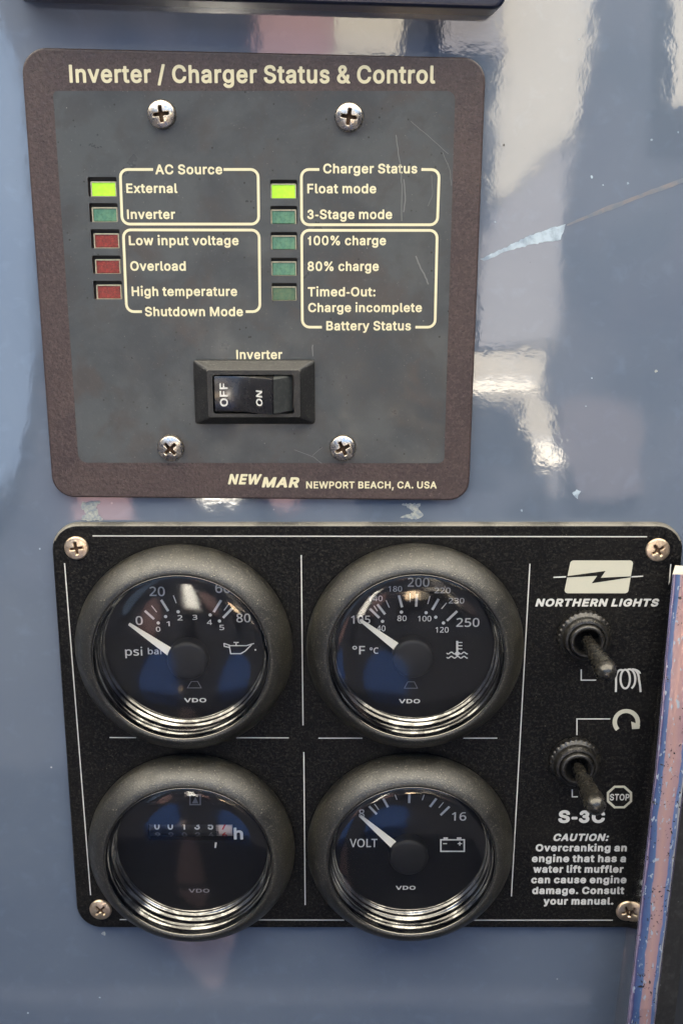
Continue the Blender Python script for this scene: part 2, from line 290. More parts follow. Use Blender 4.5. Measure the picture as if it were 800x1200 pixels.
# ------------------------------------------------------------------ lettering: my own glyph outlines, 1/500 em
FONT_B = {
'A': (0.742, [[23,0,77,0,87,4,92,11,121,88,125,93,249,93,281,11,286,4,297,0,345,0,353,2,360,8,362,15,360,22,228,352,221,361,213,363,157,363,149,360,145,356,11,19,12,8,17,3],[153,160,149,162,185,260,222,162,221,160]]),
'B': (0.708, [[54,0,201,0,241,5,269,14,289,25,305,38,317,54,324,70,329,92,330,110,327,132,319,151,310,165,297,179,281,191,297,206,310,228,316,253,314,279,307,301,293,323,277,338,257,350,233,359,197,363,57,363,49,361,44,356,41,349,41,15,45,6],[121,69,121,151,197,151,213,149,233,140,247,125,252,110,251,96,245,84,233,75,221,71,201,68,125,68],[121,219,121,295,125,296,201,295,221,289,233,278,238,264,236,246,229,234,217,224,205,220,189,217,125,217]]),
'C': (0.785, [[183,-3,217,-4,249,0,277,8,305,23,329,42,349,66,362,92,369,118,366,129,357,135,301,134,293,129,282,103,265,83,241,71,209,65,181,68,157,77,137,92,120,114,111,136,106,162,105,191,109,220,117,242,129,262,145,279,161,289,181,296,205,299,229,296,248,290,261,283,274,272,284,257,293,235,301,229,357,229,365,233,369,239,369,246,365,261,355,286,341,308,325,325,305,341,281,353,257,362,229,367,193,368,157,362,125,351,93,331,70,308,50,279,36,246,29,209,27,169,33,129,44,96,63,63,85,39,113,19,145,5]]),
'D': (0.774, [[54,0,185,0,213,3,237,8,265,18,293,34,313,51,333,75,349,107,358,143,361,184,356,231,344,268,327,297,305,321,277,341,241,355,217,360,193,363,57,363,49,361,44,356,41,349,41,15,45,6],[121,69,120,294,125,296,185,295,209,292,225,287,241,279,258,264,270,246,279,224,283,198,283,173,280,147,272,121,263,107,250,92,237,83,221,76,205,71,181,68,125,68]]),
'E': (0.654, [[54,0,285,0,293,3,297,8,299,15,299,55,295,63,289,67,125,68,120,70,121,148,125,150,269,150,281,154,285,165,285,206,280,213,273,217,125,217,121,219,120,294,125,296,281,296,289,298,296,305,298,312,297,352,289,362,281,364,57,363,49,361,44,356,41,349,41,15,45,6]]),
'F': (0.642, [[54,0,105,0,113,2,118,8,120,15,121,144,265,145,273,149,279,158,279,198,276,206,269,211,121,213,121,295,285,297,293,304,295,312,295,349,293,356,289,360,277,364,57,363,49,361,44,356,41,349,41,15,45,6]]),
'G': (0.800, [[183,-3,217,-4,253,0,281,9,309,24,333,44,351,66,365,95,372,125,373,184,370,191,365,196,357,198,217,198,205,193,200,184,201,143,205,135,217,130,289,130,293,129,285,106,269,86,253,75,233,68,213,65,188,66,169,72,150,81,133,96,123,110,114,129,107,154,105,184,109,217,115,239,128,261,141,276,161,289,181,296,205,299,225,297,245,291,259,283,272,272,282,257,293,235,301,229,357,229,365,232,369,239,367,257,357,283,343,305,325,325,303,341,281,353,253,362,225,367,189,367,153,361,121,349,93,331,69,308,49,279,36,246,29,209,27,169,33,129,44,96,63,63,85,39,113,19,145,5]]),
'H': (0.795, [[54,0,105,0,113,2,118,8,120,15,120,151,125,152,277,152,279,147,279,15,281,8,285,3,293,0,341,0,353,4,358,15,358,349,352,360,341,364,293,363,285,360,281,356,279,349,279,224,277,219,121,220,120,349,118,356,113,361,105,363,57,363,49,361,45,358,41,349,41,15,45,6]]),
'I': (0.316, [[54,0,105,0,114,4,118,11,119,349,113,360,105,363,53,363,45,358,41,349,41,15,45,5]]),
'L': (0.618, [[54,0,273,0,284,4,289,11,289,55,285,63,279,66,125,68,121,69,120,349,115,360,105,363,53,363,45,358,41,349,41,15,45,6]]),
'M': (0.954, [[54,0,105,0,113,4,118,11,118,195,121,201,205,8,209,3,217,0,257,0,265,1,273,8,357,202,359,195,359,11,364,4,373,0,421,0,433,5,437,15,437,349,431,360,421,364,353,363,345,360,341,356,241,116,237,121,137,357,133,361,125,363,57,363,47,360,41,349,41,15,45,6]]),
'N': (0.804, [[54,0,109,1,115,4,120,11,121,234,280,4,289,0,345,0,353,1,360,8,362,15,362,349,357,360,345,364,297,363,289,360,284,352,283,140,281,133,125,358,113,363,61,364,53,363,45,358,41,349,41,15,45,6]]),
'O': (0.818, [[183,-3,217,-4,253,1,289,14,317,31,342,55,362,85,375,118,382,154,383,195,378,235,367,268,349,299,325,325,297,345,265,359,229,367,193,368,157,362,125,351,93,331,70,308,50,279,36,246,29,209,27,169,33,129,44,96,64,63,85,39,113,19,145,5],[189,66,169,71,150,81,137,92,123,110,114,129,108,151,105,173,106,202,110,224,117,242,128,261,141,275,157,287,174,294,193,298,217,298,241,293,261,283,277,269,288,253,297,235,304,209,306,184,305,162,301,140,294,121,284,103,269,87,253,76,233,68,213,65]]),
'P': (0.691, [[54,0,105,0,113,2,118,8,120,15,121,122,197,122,221,125,241,130,261,138,281,151,296,165,307,180,317,202,322,224,323,250,319,275,311,297,300,316,281,334,261,347,233,358,193,363,57,363,49,361,44,356,41,349,41,15,45,6],[121,190,121,295,125,296,197,295,217,290,233,279,242,261,244,239,239,217,228,202,213,194,197,190,125,189]]),
'R': (0.698, [[54,0,105,0,113,2,118,8,120,15,120,129,125,129,182,129,257,3,265,0,321,0,329,2,335,8,337,15,335,22,263,143,296,169,307,184,315,198,323,231,324,253,321,272,313,297,301,317,284,334,261,348,229,359,193,363,57,363,49,361,44,356,41,349,41,15,45,6],[121,198,121,295,125,296,201,295,221,289,235,279,243,261,245,239,239,220,229,208,217,202,197,198]]),
'S': (0.694, [[139,-3,173,-6,205,-4,237,3,261,12,283,26,301,43,313,63,321,85,323,110,319,136,307,158,289,177,269,190,245,201,141,231,125,240,116,250,114,257,114,268,117,275,125,285,145,296,173,300,201,298,225,287,235,275,241,257,249,249,301,248,309,249,314,253,318,264,314,286,306,305,293,324,277,338,257,351,237,359,213,365,181,368,149,366,121,360,97,351,76,338,57,319,45,301,37,279,36,257,40,231,51,209,69,191,89,177,117,165,197,143,221,135,237,125,244,114,245,103,242,92,229,77,205,66,173,62,144,66,121,77,109,92,105,110,97,118,89,120,41,120,29,114,26,103,31,77,38,59,53,39,69,24,90,11,117,1]]),
'T': (0.697, [[149,0,201,0,210,4,214,11,215,294,217,296,313,296,321,298,328,305,329,312,329,351,327,356,321,362,313,364,37,363,27,360,22,352,21,308,29,298,37,296,133,296,136,294,136,15,141,4]]),
'U': (0.795, [[168,-3,197,-5,225,-4,253,1,273,8,297,20,315,33,332,52,346,74,355,99,358,129,358,349,356,356,349,362,341,364,293,363,285,360,281,355,279,349,279,132,277,114,267,92,251,77,229,68,201,64,173,67,149,77,133,92,122,114,120,132,120,349,118,356,109,363,101,364,57,363,49,361,44,356,41,349,41,129,43,107,49,85,57,66,67,52,93,26,126,8,145,2]]),
'V': (0.742, [[157,0,217,0,228,8,361,342,362,352,353,362,345,364,297,364,289,362,283,356,189,107,185,108,89,356,81,363,73,364,25,363,17,361,12,356,10,349,12,341,144,11,149,4]]),
'W': (1.037, [[122,0,181,0,189,3,194,8,257,219,261,226,326,8,333,2,341,0,393,0,405,4,410,11,509,345,509,352,505,359,493,364,445,363,437,361,432,356,369,134,365,133,300,356,297,360,289,363,233,363,225,361,218,352,153,127,88,356,81,362,73,364,25,363,16,360,11,352,12,341,110,11,114,4]]),
'a': (0.612, [[102,-3,129,-6,153,-4,173,1,193,10,197,10,201,4,209,0,257,0,267,4,271,11,272,180,268,213,258,235,242,253,225,266,201,276,173,281,149,282,121,279,93,272,71,261,52,246,37,228,28,209,30,198,37,192,85,179,93,181,98,184,108,198,117,207,129,213,141,216,161,217,177,213,188,206,193,198,195,184,193,181,105,169,85,164,65,156,41,140,26,118,21,99,20,77,24,59,32,41,45,25,61,12,81,3],[117,62,105,68,98,77,98,92,105,99,117,105,137,109,193,117,195,114,195,99,191,88,185,79,175,70,165,65,149,61,133,60]]),
'b': (0.663, [[153,-3,189,-5,225,2,241,9,256,19,279,41,299,74,308,107,310,147,304,187,294,213,277,239,257,258,232,272,197,281,165,282,141,277,113,264,113,349,110,356,105,361,97,363,49,363,41,359,36,349,36,11,41,4,49,0,97,0,106,4,113,15,133,3],[157,63,145,67,135,74,121,93,113,121,113,158,122,187,137,205,157,214,181,216,193,213,205,207,214,198,222,187,231,158,232,121,223,92,216,81,205,70,185,62,173,61]]),
'c': (0.622, [[136,-3,165,-5,189,-3,213,2,234,11,253,24,270,41,282,59,291,81,289,89,281,96,237,106,229,107,218,99,209,81,197,69,181,63,157,61,141,64,129,70,117,81,110,92,104,107,101,125,100,143,103,162,107,176,114,191,124,202,133,209,145,214,157,216,173,215,189,211,205,201,219,176,229,172,277,182,285,186,289,191,289,201,281,220,271,235,257,250,242,261,225,270,189,280,161,282,133,279,105,271,81,258,61,241,45,220,32,195,25,169,23,136,25,107,32,81,45,55,63,33,85,16,109,4]]),
'd': (0.663, [[129,-3,157,-5,181,-3,201,3,221,15,227,4,237,0,285,1,292,4,297,11,297,349,293,358,285,363,237,364,229,362,223,356,220,349,220,268,217,265,193,277,169,281,137,281,109,275,85,263,65,248,48,228,36,206,26,176,23,140,27,99,36,70,53,42,73,22,101,5],[145,63,133,67,124,74,114,85,108,96,101,126,102,162,111,187,127,206,145,214,173,215,185,212,197,205,206,195,213,184,218,169,221,151,219,114,210,88,202,77,193,70,173,62,157,61]]),
'e': (0.633, [[138,-3,165,-5,189,-4,213,1,237,10,257,22,273,37,285,55,292,74,289,84,282,88,233,99,221,94,211,77,197,67,177,61,157,61,141,64,128,70,117,80,108,92,103,107,105,111,281,111,290,114,296,121,296,151,292,184,284,209,271,231,254,250,233,265,209,275,181,281,153,282,125,278,101,270,79,257,61,241,45,220,32,195,25,165,23,136,25,107,32,81,45,55,63,33,85,16,109,4],[105,175,105,180,111,191,125,205,141,213,161,216,181,214,196,206,209,192,215,176,213,175]]),
'f': (0.419, [[69,0,121,1,127,4,132,11,133,213,181,215,191,220,194,231,194,264,192,272,181,278,133,279,133,297,137,306,145,310,161,310,177,307,185,309,190,312,205,356,201,366,189,372,165,377,137,377,113,372,94,364,75,349,63,330,57,312,56,283,54,279,17,279,9,275,4,268,3,228,6,220,17,214,55,213,56,15,61,4]]),
'g': (0.664, [[157,-99,181,-98,205,-95,229,-88,245,-81,261,-70,274,-58,285,-44,293,-25,297,8,297,264,293,274,285,278,233,278,225,272,221,263,197,276,169,282,137,281,109,275,85,263,61,244,43,220,31,195,26,173,23,151,23,129,26,103,32,85,40,66,50,52,65,35,81,23,97,15,117,8,137,4,161,3,181,5,197,10,217,20,221,19,220,0,214,-14,201,-25,185,-31,157,-33,133,-29,117,-20,97,0,89,4,77,0,42,-18,37,-23,35,-33,41,-45,56,-62,73,-76,93,-86,113,-93,133,-97],[149,70,128,77,119,85,111,96,104,110,101,125,101,158,109,184,116,195,125,204,145,214,173,215,185,212,196,206,211,187,220,158,220,121,212,96,197,79,177,70]]),
'h': (0.642, [[49,0,97,0,105,2,110,8,113,15,113,162,114,180,121,195,131,206,145,213,161,215,181,214,193,208,202,198,208,184,210,15,212,8,217,3,225,0,273,0,281,4,287,15,286,180,283,206,273,231,261,249,245,263,225,274,205,279,177,282,153,280,133,274,113,264,113,349,107,360,97,363,49,363,41,359,36,349,36,15,41,4]]),
'i': (0.294, [[49,0,101,1,107,4,112,11,113,264,109,273,97,279,49,278,41,274,36,264,36,15,41,4],[67,316,85,316,101,322,114,334,121,349,121,364,115,378,101,392,85,398,65,398,49,392,34,378,28,364,29,348,37,332,49,322]]),
'k': (0.600, [[49,0,97,0,105,2,110,8,113,15,113,99,121,107,125,107,217,2,225,0,285,0,293,5,297,15,293,25,182,154,183,158,284,253,288,261,286,272,281,276,273,279,217,279,209,276,113,187,113,349,107,360,97,363,49,363,41,359,36,349,36,15,41,4]]),
'l': (0.326, [[92,0,121,-1,149,2,157,8,160,19,152,55,149,60,137,66,117,64,113,70,112,352,107,360,101,363,49,363,41,359,36,349,37,55,44,33,55,19,73,6]]),
'm': (0.928, [[49,0,97,0,105,2,110,8,113,15,114,184,120,198,129,208,141,214,157,216,169,215,181,210,190,202,194,191,194,15,200,4,209,0,257,0,265,3,269,8,271,15,272,187,276,198,285,208,297,214,313,216,329,214,341,209,348,202,352,191,353,15,355,8,361,2,369,0,413,0,424,4,429,15,429,191,423,220,409,247,395,261,377,272,357,280,337,283,309,282,285,276,265,267,245,251,241,253,229,264,217,273,205,278,185,282,165,283,145,280,129,274,113,265,105,275,97,279,53,279,42,275,39,272,36,264,36,15,41,4]]),
'n': (0.642, [[49,0,97,0,105,2,110,8,113,15,113,162,114,180,121,195,131,206,145,213,161,215,181,214,193,208,202,198,208,184,210,15,212,8,221,1,229,0,273,0,281,4,284,8,287,15,287,169,284,198,278,220,269,239,257,253,241,266,213,278,185,282,161,281,145,278,129,273,113,264,105,275,97,279,49,278,39,272,36,264,36,15,41,4]]),
'o': (0.649, [[136,-3,165,-5,193,-3,221,5,241,15,260,30,277,49,291,74,300,99,303,129,302,165,294,195,282,220,265,242,245,259,221,272,193,280,165,282,137,280,113,274,89,263,69,249,50,228,35,202,27,176,23,147,25,110,32,81,45,56,61,36,81,19,105,6],[149,62,129,70,117,81,110,92,101,121,101,154,110,184,125,203,134,209,145,214,173,215,185,213,197,207,207,198,215,187,225,157,225,121,216,92,201,73,189,65,177,62]]),
'p': (0.663, [[44,-91,53,-93,97,-93,105,-91,109,-88,112,-80,113,14,137,1,161,-4,189,-5,217,0,241,9,261,22,279,41,293,63,304,88,309,118,309,158,304,187,294,213,277,239,257,258,233,271,205,280,177,282,157,281,141,277,113,263,105,275,97,279,49,278,41,274,37,269,36,-77,37,-84],[157,63,145,67,135,74,121,93,113,121,113,158,122,187,137,205,157,214,181,216,193,213,205,207,214,198,222,187,231,158,232,121,223,92,216,81,205,70,185,62,173,61]]),
'r': (0.426, [[49,0,97,0,105,2,110,8,113,15,113,169,115,184,125,200,141,210,161,213,189,211,197,213,202,217,205,224,205,268,202,275,197,280,181,282,153,281,133,277,113,267,105,275,97,279,53,279,42,275,37,269,36,15,41,4]]),
's': (0.578, [[116,-3,145,-5,169,-4,193,1,213,8,233,19,248,33,259,48,266,66,268,85,265,107,256,125,241,142,225,152,209,159,129,179,117,184,110,191,110,202,117,210,129,215,149,218,165,216,177,211,185,202,193,187,201,182,209,182,249,190,258,195,263,202,262,209,254,228,242,246,230,257,217,266,185,278,161,282,133,281,109,278,89,271,69,260,53,247,41,231,34,213,32,187,36,169,46,151,60,136,89,120,109,114,173,99,181,96,189,88,189,77,181,69,165,62,145,60,129,61,113,67,102,77,93,96,85,100,37,92,26,85,24,74,29,58,38,41,49,28,61,18,77,8,97,1]]),
't': (0.381, [[106,0,129,-3,157,-1,177,4,183,11,183,19,172,59,161,65,129,64,124,66,121,77,122,213,161,214,173,219,177,228,177,264,173,274,165,278,123,279,121,283,121,327,113,337,105,339,61,339,49,334,45,327,44,279,17,279,9,275,5,270,3,264,3,228,6,220,13,216,44,213,45,74,50,44,58,30,69,19,85,8]]),
'u': (0.642, [[139,-3,161,-2,177,1,193,6,209,14,217,4,225,0,273,0,281,4,284,8,287,15,287,264,284,272,277,277,225,279,217,276,213,272,210,264,210,114,208,99,202,85,192,74,177,66,161,63,145,64,130,70,121,79,115,92,113,110,113,264,110,272,105,276,97,279,53,279,42,275,37,269,36,99,38,81,44,59,59,33,78,15,93,7,109,1]]),
'v': (0.612, [[127,0,177,0,185,2,191,8,295,257,296,268,289,277,281,279,233,279,225,277,219,272,157,115,153,111,89,272,85,276,77,279,29,279,21,278,13,272,11,264,12,257,115,11,120,4]]),
'w': (0.867, [[109,0,161,0,171,8,217,153,265,6,269,3,277,0,325,0,333,4,338,11,419,257,420,264,417,273,405,279,361,279,353,278,345,273,301,132,297,132,255,272,249,277,241,279,193,279,185,276,179,268,137,127,91,272,85,277,77,279,29,279,21,275,15,268,16,257,97,11,102,4]]),
'x': (0.597, [[26,0,81,0,89,2,95,8,149,84,153,82,205,8,213,1,273,0,282,4,287,11,285,22,196,140,281,257,282,268,277,275,265,279,217,279,206,275,153,202,149,202,100,272,93,277,33,279,22,272,19,264,21,256,105,143,15,22,13,15,15,8,21,2]]),
'y': (0.612, [[73,-95,101,-93,129,-84,149,-69,169,-44,295,257,296,268,289,277,281,279,233,279,225,277,219,272,157,115,153,110,89,272,85,276,77,279,29,279,21,278,13,272,11,264,12,257,113,15,104,-11,93,-25,81,-29,57,-26,49,-29,43,-36,33,-73,33,-80,37,-86,45,-91]]),
'z': (0.600, [[41,0,257,0,269,5,273,15,273,52,271,59,265,65,257,67,145,67,141,68,139,70,267,224,269,231,269,264,266,272,263,275,253,279,49,279,41,277,35,272,33,264,33,224,37,217,41,214,49,212,157,212,163,209,30,52,28,44,29,11,33,5]]),
'0': (0.704, [[157,-3,189,-4,221,2,249,14,269,30,290,55,305,85,315,118,320,154,320,206,315,246,305,279,290,308,272,330,249,349,221,362,189,368,157,367,128,360,105,349,82,330,64,308,49,279,39,246,34,209,33,169,37,129,44,96,59,63,77,37,98,19,125,4],[177,63,161,65,149,70,137,80,128,92,121,107,114,129,109,180,113,228,119,250,126,268,136,283,149,294,161,299,177,301,193,299,205,294,217,283,227,268,235,250,240,228,244,180,239,129,233,107,225,92,217,80,205,70,193,65]]),
'1': (0.496, [[106,0,157,0,166,4,171,11,171,338,165,348,157,351,125,351,116,349,109,341,102,308,89,295,85,293,45,286,39,283,34,275,33,242,37,235,41,232,49,229,93,228,93,15,97,6]]),
'2': (0.704, [[57,0,293,0,301,2,307,8,309,15,309,55,301,66,293,67,169,67,163,70,233,137,269,176,289,206,301,235,303,253,302,275,298,294,291,308,281,323,266,338,249,350,233,358,209,365,177,368,149,366,125,360,101,349,85,338,67,319,56,301,48,279,45,253,49,243,57,238,105,237,113,239,121,246,124,268,133,285,145,294,165,300,193,299,212,290,224,275,227,257,222,235,204,209,47,55,44,48,44,11,49,4]]),
'3': (0.656, [[143,-3,173,-3,201,3,229,14,249,27,269,47,279,63,288,85,291,107,290,125,282,151,269,171,253,187,253,191,270,217,278,242,278,268,274,286,267,301,249,325,221,346,189,358,157,363,133,361,113,356,93,348,73,336,55,319,45,305,35,283,34,268,38,257,49,246,61,240,77,239,89,242,97,246,105,254,117,275,125,282,137,288,149,291,165,290,177,287,189,279,196,272,200,261,200,250,195,239,188,231,177,225,165,221,145,221,129,213,118,198,116,180,122,165,134,154,149,149,177,147,189,142,201,134,208,125,213,114,213,103,210,96,197,81,181,72,161,68,141,69,125,74,109,84,102,92,93,109,85,117,73,123,61,125,45,122,33,114,25,103,22,92,24,77,35,55,45,42,62,26,77,17,101,6,117,1]]),
'4': (0.704, [[212,0,261,0,269,3,274,8,276,15,277,68,317,70,325,77,327,85,327,121,321,132,313,136,277,138,276,224,273,232,265,238,213,238,202,231,200,224,200,140,197,137,125,137,122,140,252,341,253,349,251,356,245,362,237,364,189,363,181,360,177,356,27,121,27,81,31,74,37,70,197,69,200,66,200,11,205,4]]),
'5': (0.704, [[152,-3,173,-4,201,-2,225,4,245,13,265,26,281,41,294,59,304,81,310,114,310,136,307,154,293,187,273,213,245,233,225,242,209,246,173,249,153,246,133,241,131,242,137,293,141,296,277,296,289,301,293,308,293,349,289,358,281,363,81,363,73,360,68,352,47,184,49,173,53,169,61,166,109,161,129,172,145,178,165,181,185,180,201,175,214,165,225,151,231,136,232,110,223,88,209,73,197,67,185,64,161,64,149,67,137,73,125,85,117,107,109,114,57,116,49,113,43,107,42,92,47,70,56,52,71,33,89,19,109,8,129,1]]),
'6': (0.704, [[156,-3,177,-4,205,-2,229,4,251,15,271,30,284,44,296,63,305,85,309,110,307,143,299,169,285,191,267,209,243,224,221,232,185,236,182,239,260,341,261,349,259,356,249,363,193,363,184,360,78,217,60,184,47,151,44,121,46,96,54,70,66,48,83,30,105,14,129,3],[169,62,157,65,146,70,130,85,122,103,121,129,127,147,141,163,161,172,185,173,197,171,208,165,223,151,231,132,231,107,225,88,209,71,189,63]]),
'7': (0.704, [[80,0,133,0,141,2,147,8,310,305,310,349,308,356,301,362,293,364,61,364,53,362,45,356,43,349,43,308,47,301,53,297,213,296,219,294,70,22,68,15,70,8]]),
'8': (0.704, [[153,-3,185,-4,213,-1,241,6,265,17,287,33,302,52,313,74,317,96,316,121,308,147,293,169,268,191,289,213,297,228,302,242,304,272,297,301,281,326,257,346,225,361,193,367,165,368,137,363,113,355,93,344,76,330,62,312,53,294,49,272,50,250,56,228,69,207,85,191,57,166,47,151,41,136,37,121,35,103,37,88,41,70,57,44,81,22,113,6],[169,63,141,69,123,81,118,88,114,99,117,121,129,139,149,150,177,154,201,151,221,141,232,129,239,110,237,92,229,80,213,69,193,64],[169,220,149,226,139,231,133,239,126,257,129,275,137,288,153,298,173,301,197,299,213,291,222,279,226,264,224,246,217,235,205,226,189,221]]),
'9': (0.704, [[104,0,161,0,169,4,272,143,292,176,304,206,309,231,308,257,303,283,293,305,277,327,261,342,237,356,213,364,185,368,157,367,133,362,109,352,89,339,72,323,57,301,48,279,44,253,46,220,53,197,67,173,86,154,110,140,133,132,169,127,171,125,94,22,92,15,94,8],[165,191,145,198,129,215,122,235,123,261,131,279,147,294,165,300,189,300,209,292,225,275,232,253,231,231,223,213,209,198,189,191]]),
'/': (0.412, [[16,-47,25,-50,69,-50,77,-46,81,-40,199,360,197,371,189,378,141,379,133,376,127,371,9,-32,9,-40]]),
'&': (0.696, [[133,-3,165,-4,193,-1,221,8,249,20,264,4,269,1,329,0,339,4,344,15,341,24,300,70,298,74,312,99,320,125,323,162,318,173,313,176,305,177,265,177,257,176,249,167,245,136,241,136,197,184,197,187,229,212,249,235,260,261,262,290,259,305,252,319,234,341,221,351,205,359,173,366,137,365,109,358,82,341,63,319,57,305,53,290,52,275,54,257,65,230,87,198,57,174,41,156,29,136,23,114,23,96,27,74,35,55,49,36,65,22,85,10,109,1],[137,62,121,68,109,77,103,88,101,99,102,110,108,121,133,144,137,144,199,74,185,67,169,62,153,61],[149,240,140,250,131,264,129,275,131,286,136,294,145,300,157,302,169,301,177,297,183,290,185,283,184,272,173,257]]),
'-': (0.376, [[31,110,41,108,149,108,157,109,163,114,166,121,165,158,158,165,149,168,41,168,33,166,27,162,23,154,23,121,26,114]]),
'%': (1.022, [[347,-3,365,-6,385,-6,401,-3,417,3,430,11,441,22,451,37,457,52,460,70,461,99,458,114,453,131,445,144,432,158,417,168,401,174,381,177,361,177,345,174,329,168,314,158,303,147,294,132,288,118,285,99,285,70,287,55,293,40,304,22,316,11,329,3],[106,0,153,0,161,3,165,7,413,338,417,349,411,360,401,364,357,363,349,360,345,356,95,22,93,15,95,8],[365,54,359,59,355,70,355,99,361,114,369,118,377,118,385,114,390,103,390,70,383,55,377,53],[117,187,133,185,153,186,169,189,185,195,200,206,211,217,220,231,225,246,228,264,228,290,225,308,220,323,211,338,197,351,181,361,165,366,149,369,129,368,113,365,97,360,81,349,70,338,61,324,55,308,52,290,52,261,56,242,62,228,72,213,85,202,101,193],[133,246,127,250,123,261,123,294,129,306,137,309,145,309,153,305,157,294,157,261,153,250,149,246]]),
':': (0.324, [[64,0,85,-3,102,0,119,11,129,26,132,41,129,59,117,75,101,84,81,87,65,84,48,74,37,59,34,41,37,26,47,11],[66,180,85,177,105,182,118,191,129,206,132,220,129,239,117,255,101,264,81,267,65,264,47,253,37,239,34,220,37,206,49,190]]),
',': (0.324, [[34,-100,41,-102,77,-102,85,-99,90,-92,129,48,128,56,121,65,113,67,61,67,53,64,49,59,25,-84,27,-92]]),
'.': (0.324, [[64,0,85,-3,102,0,119,11,129,26,132,41,129,59,117,75,101,84,81,87,65,84,48,74,37,59,34,41,37,26,47,11]]),
}
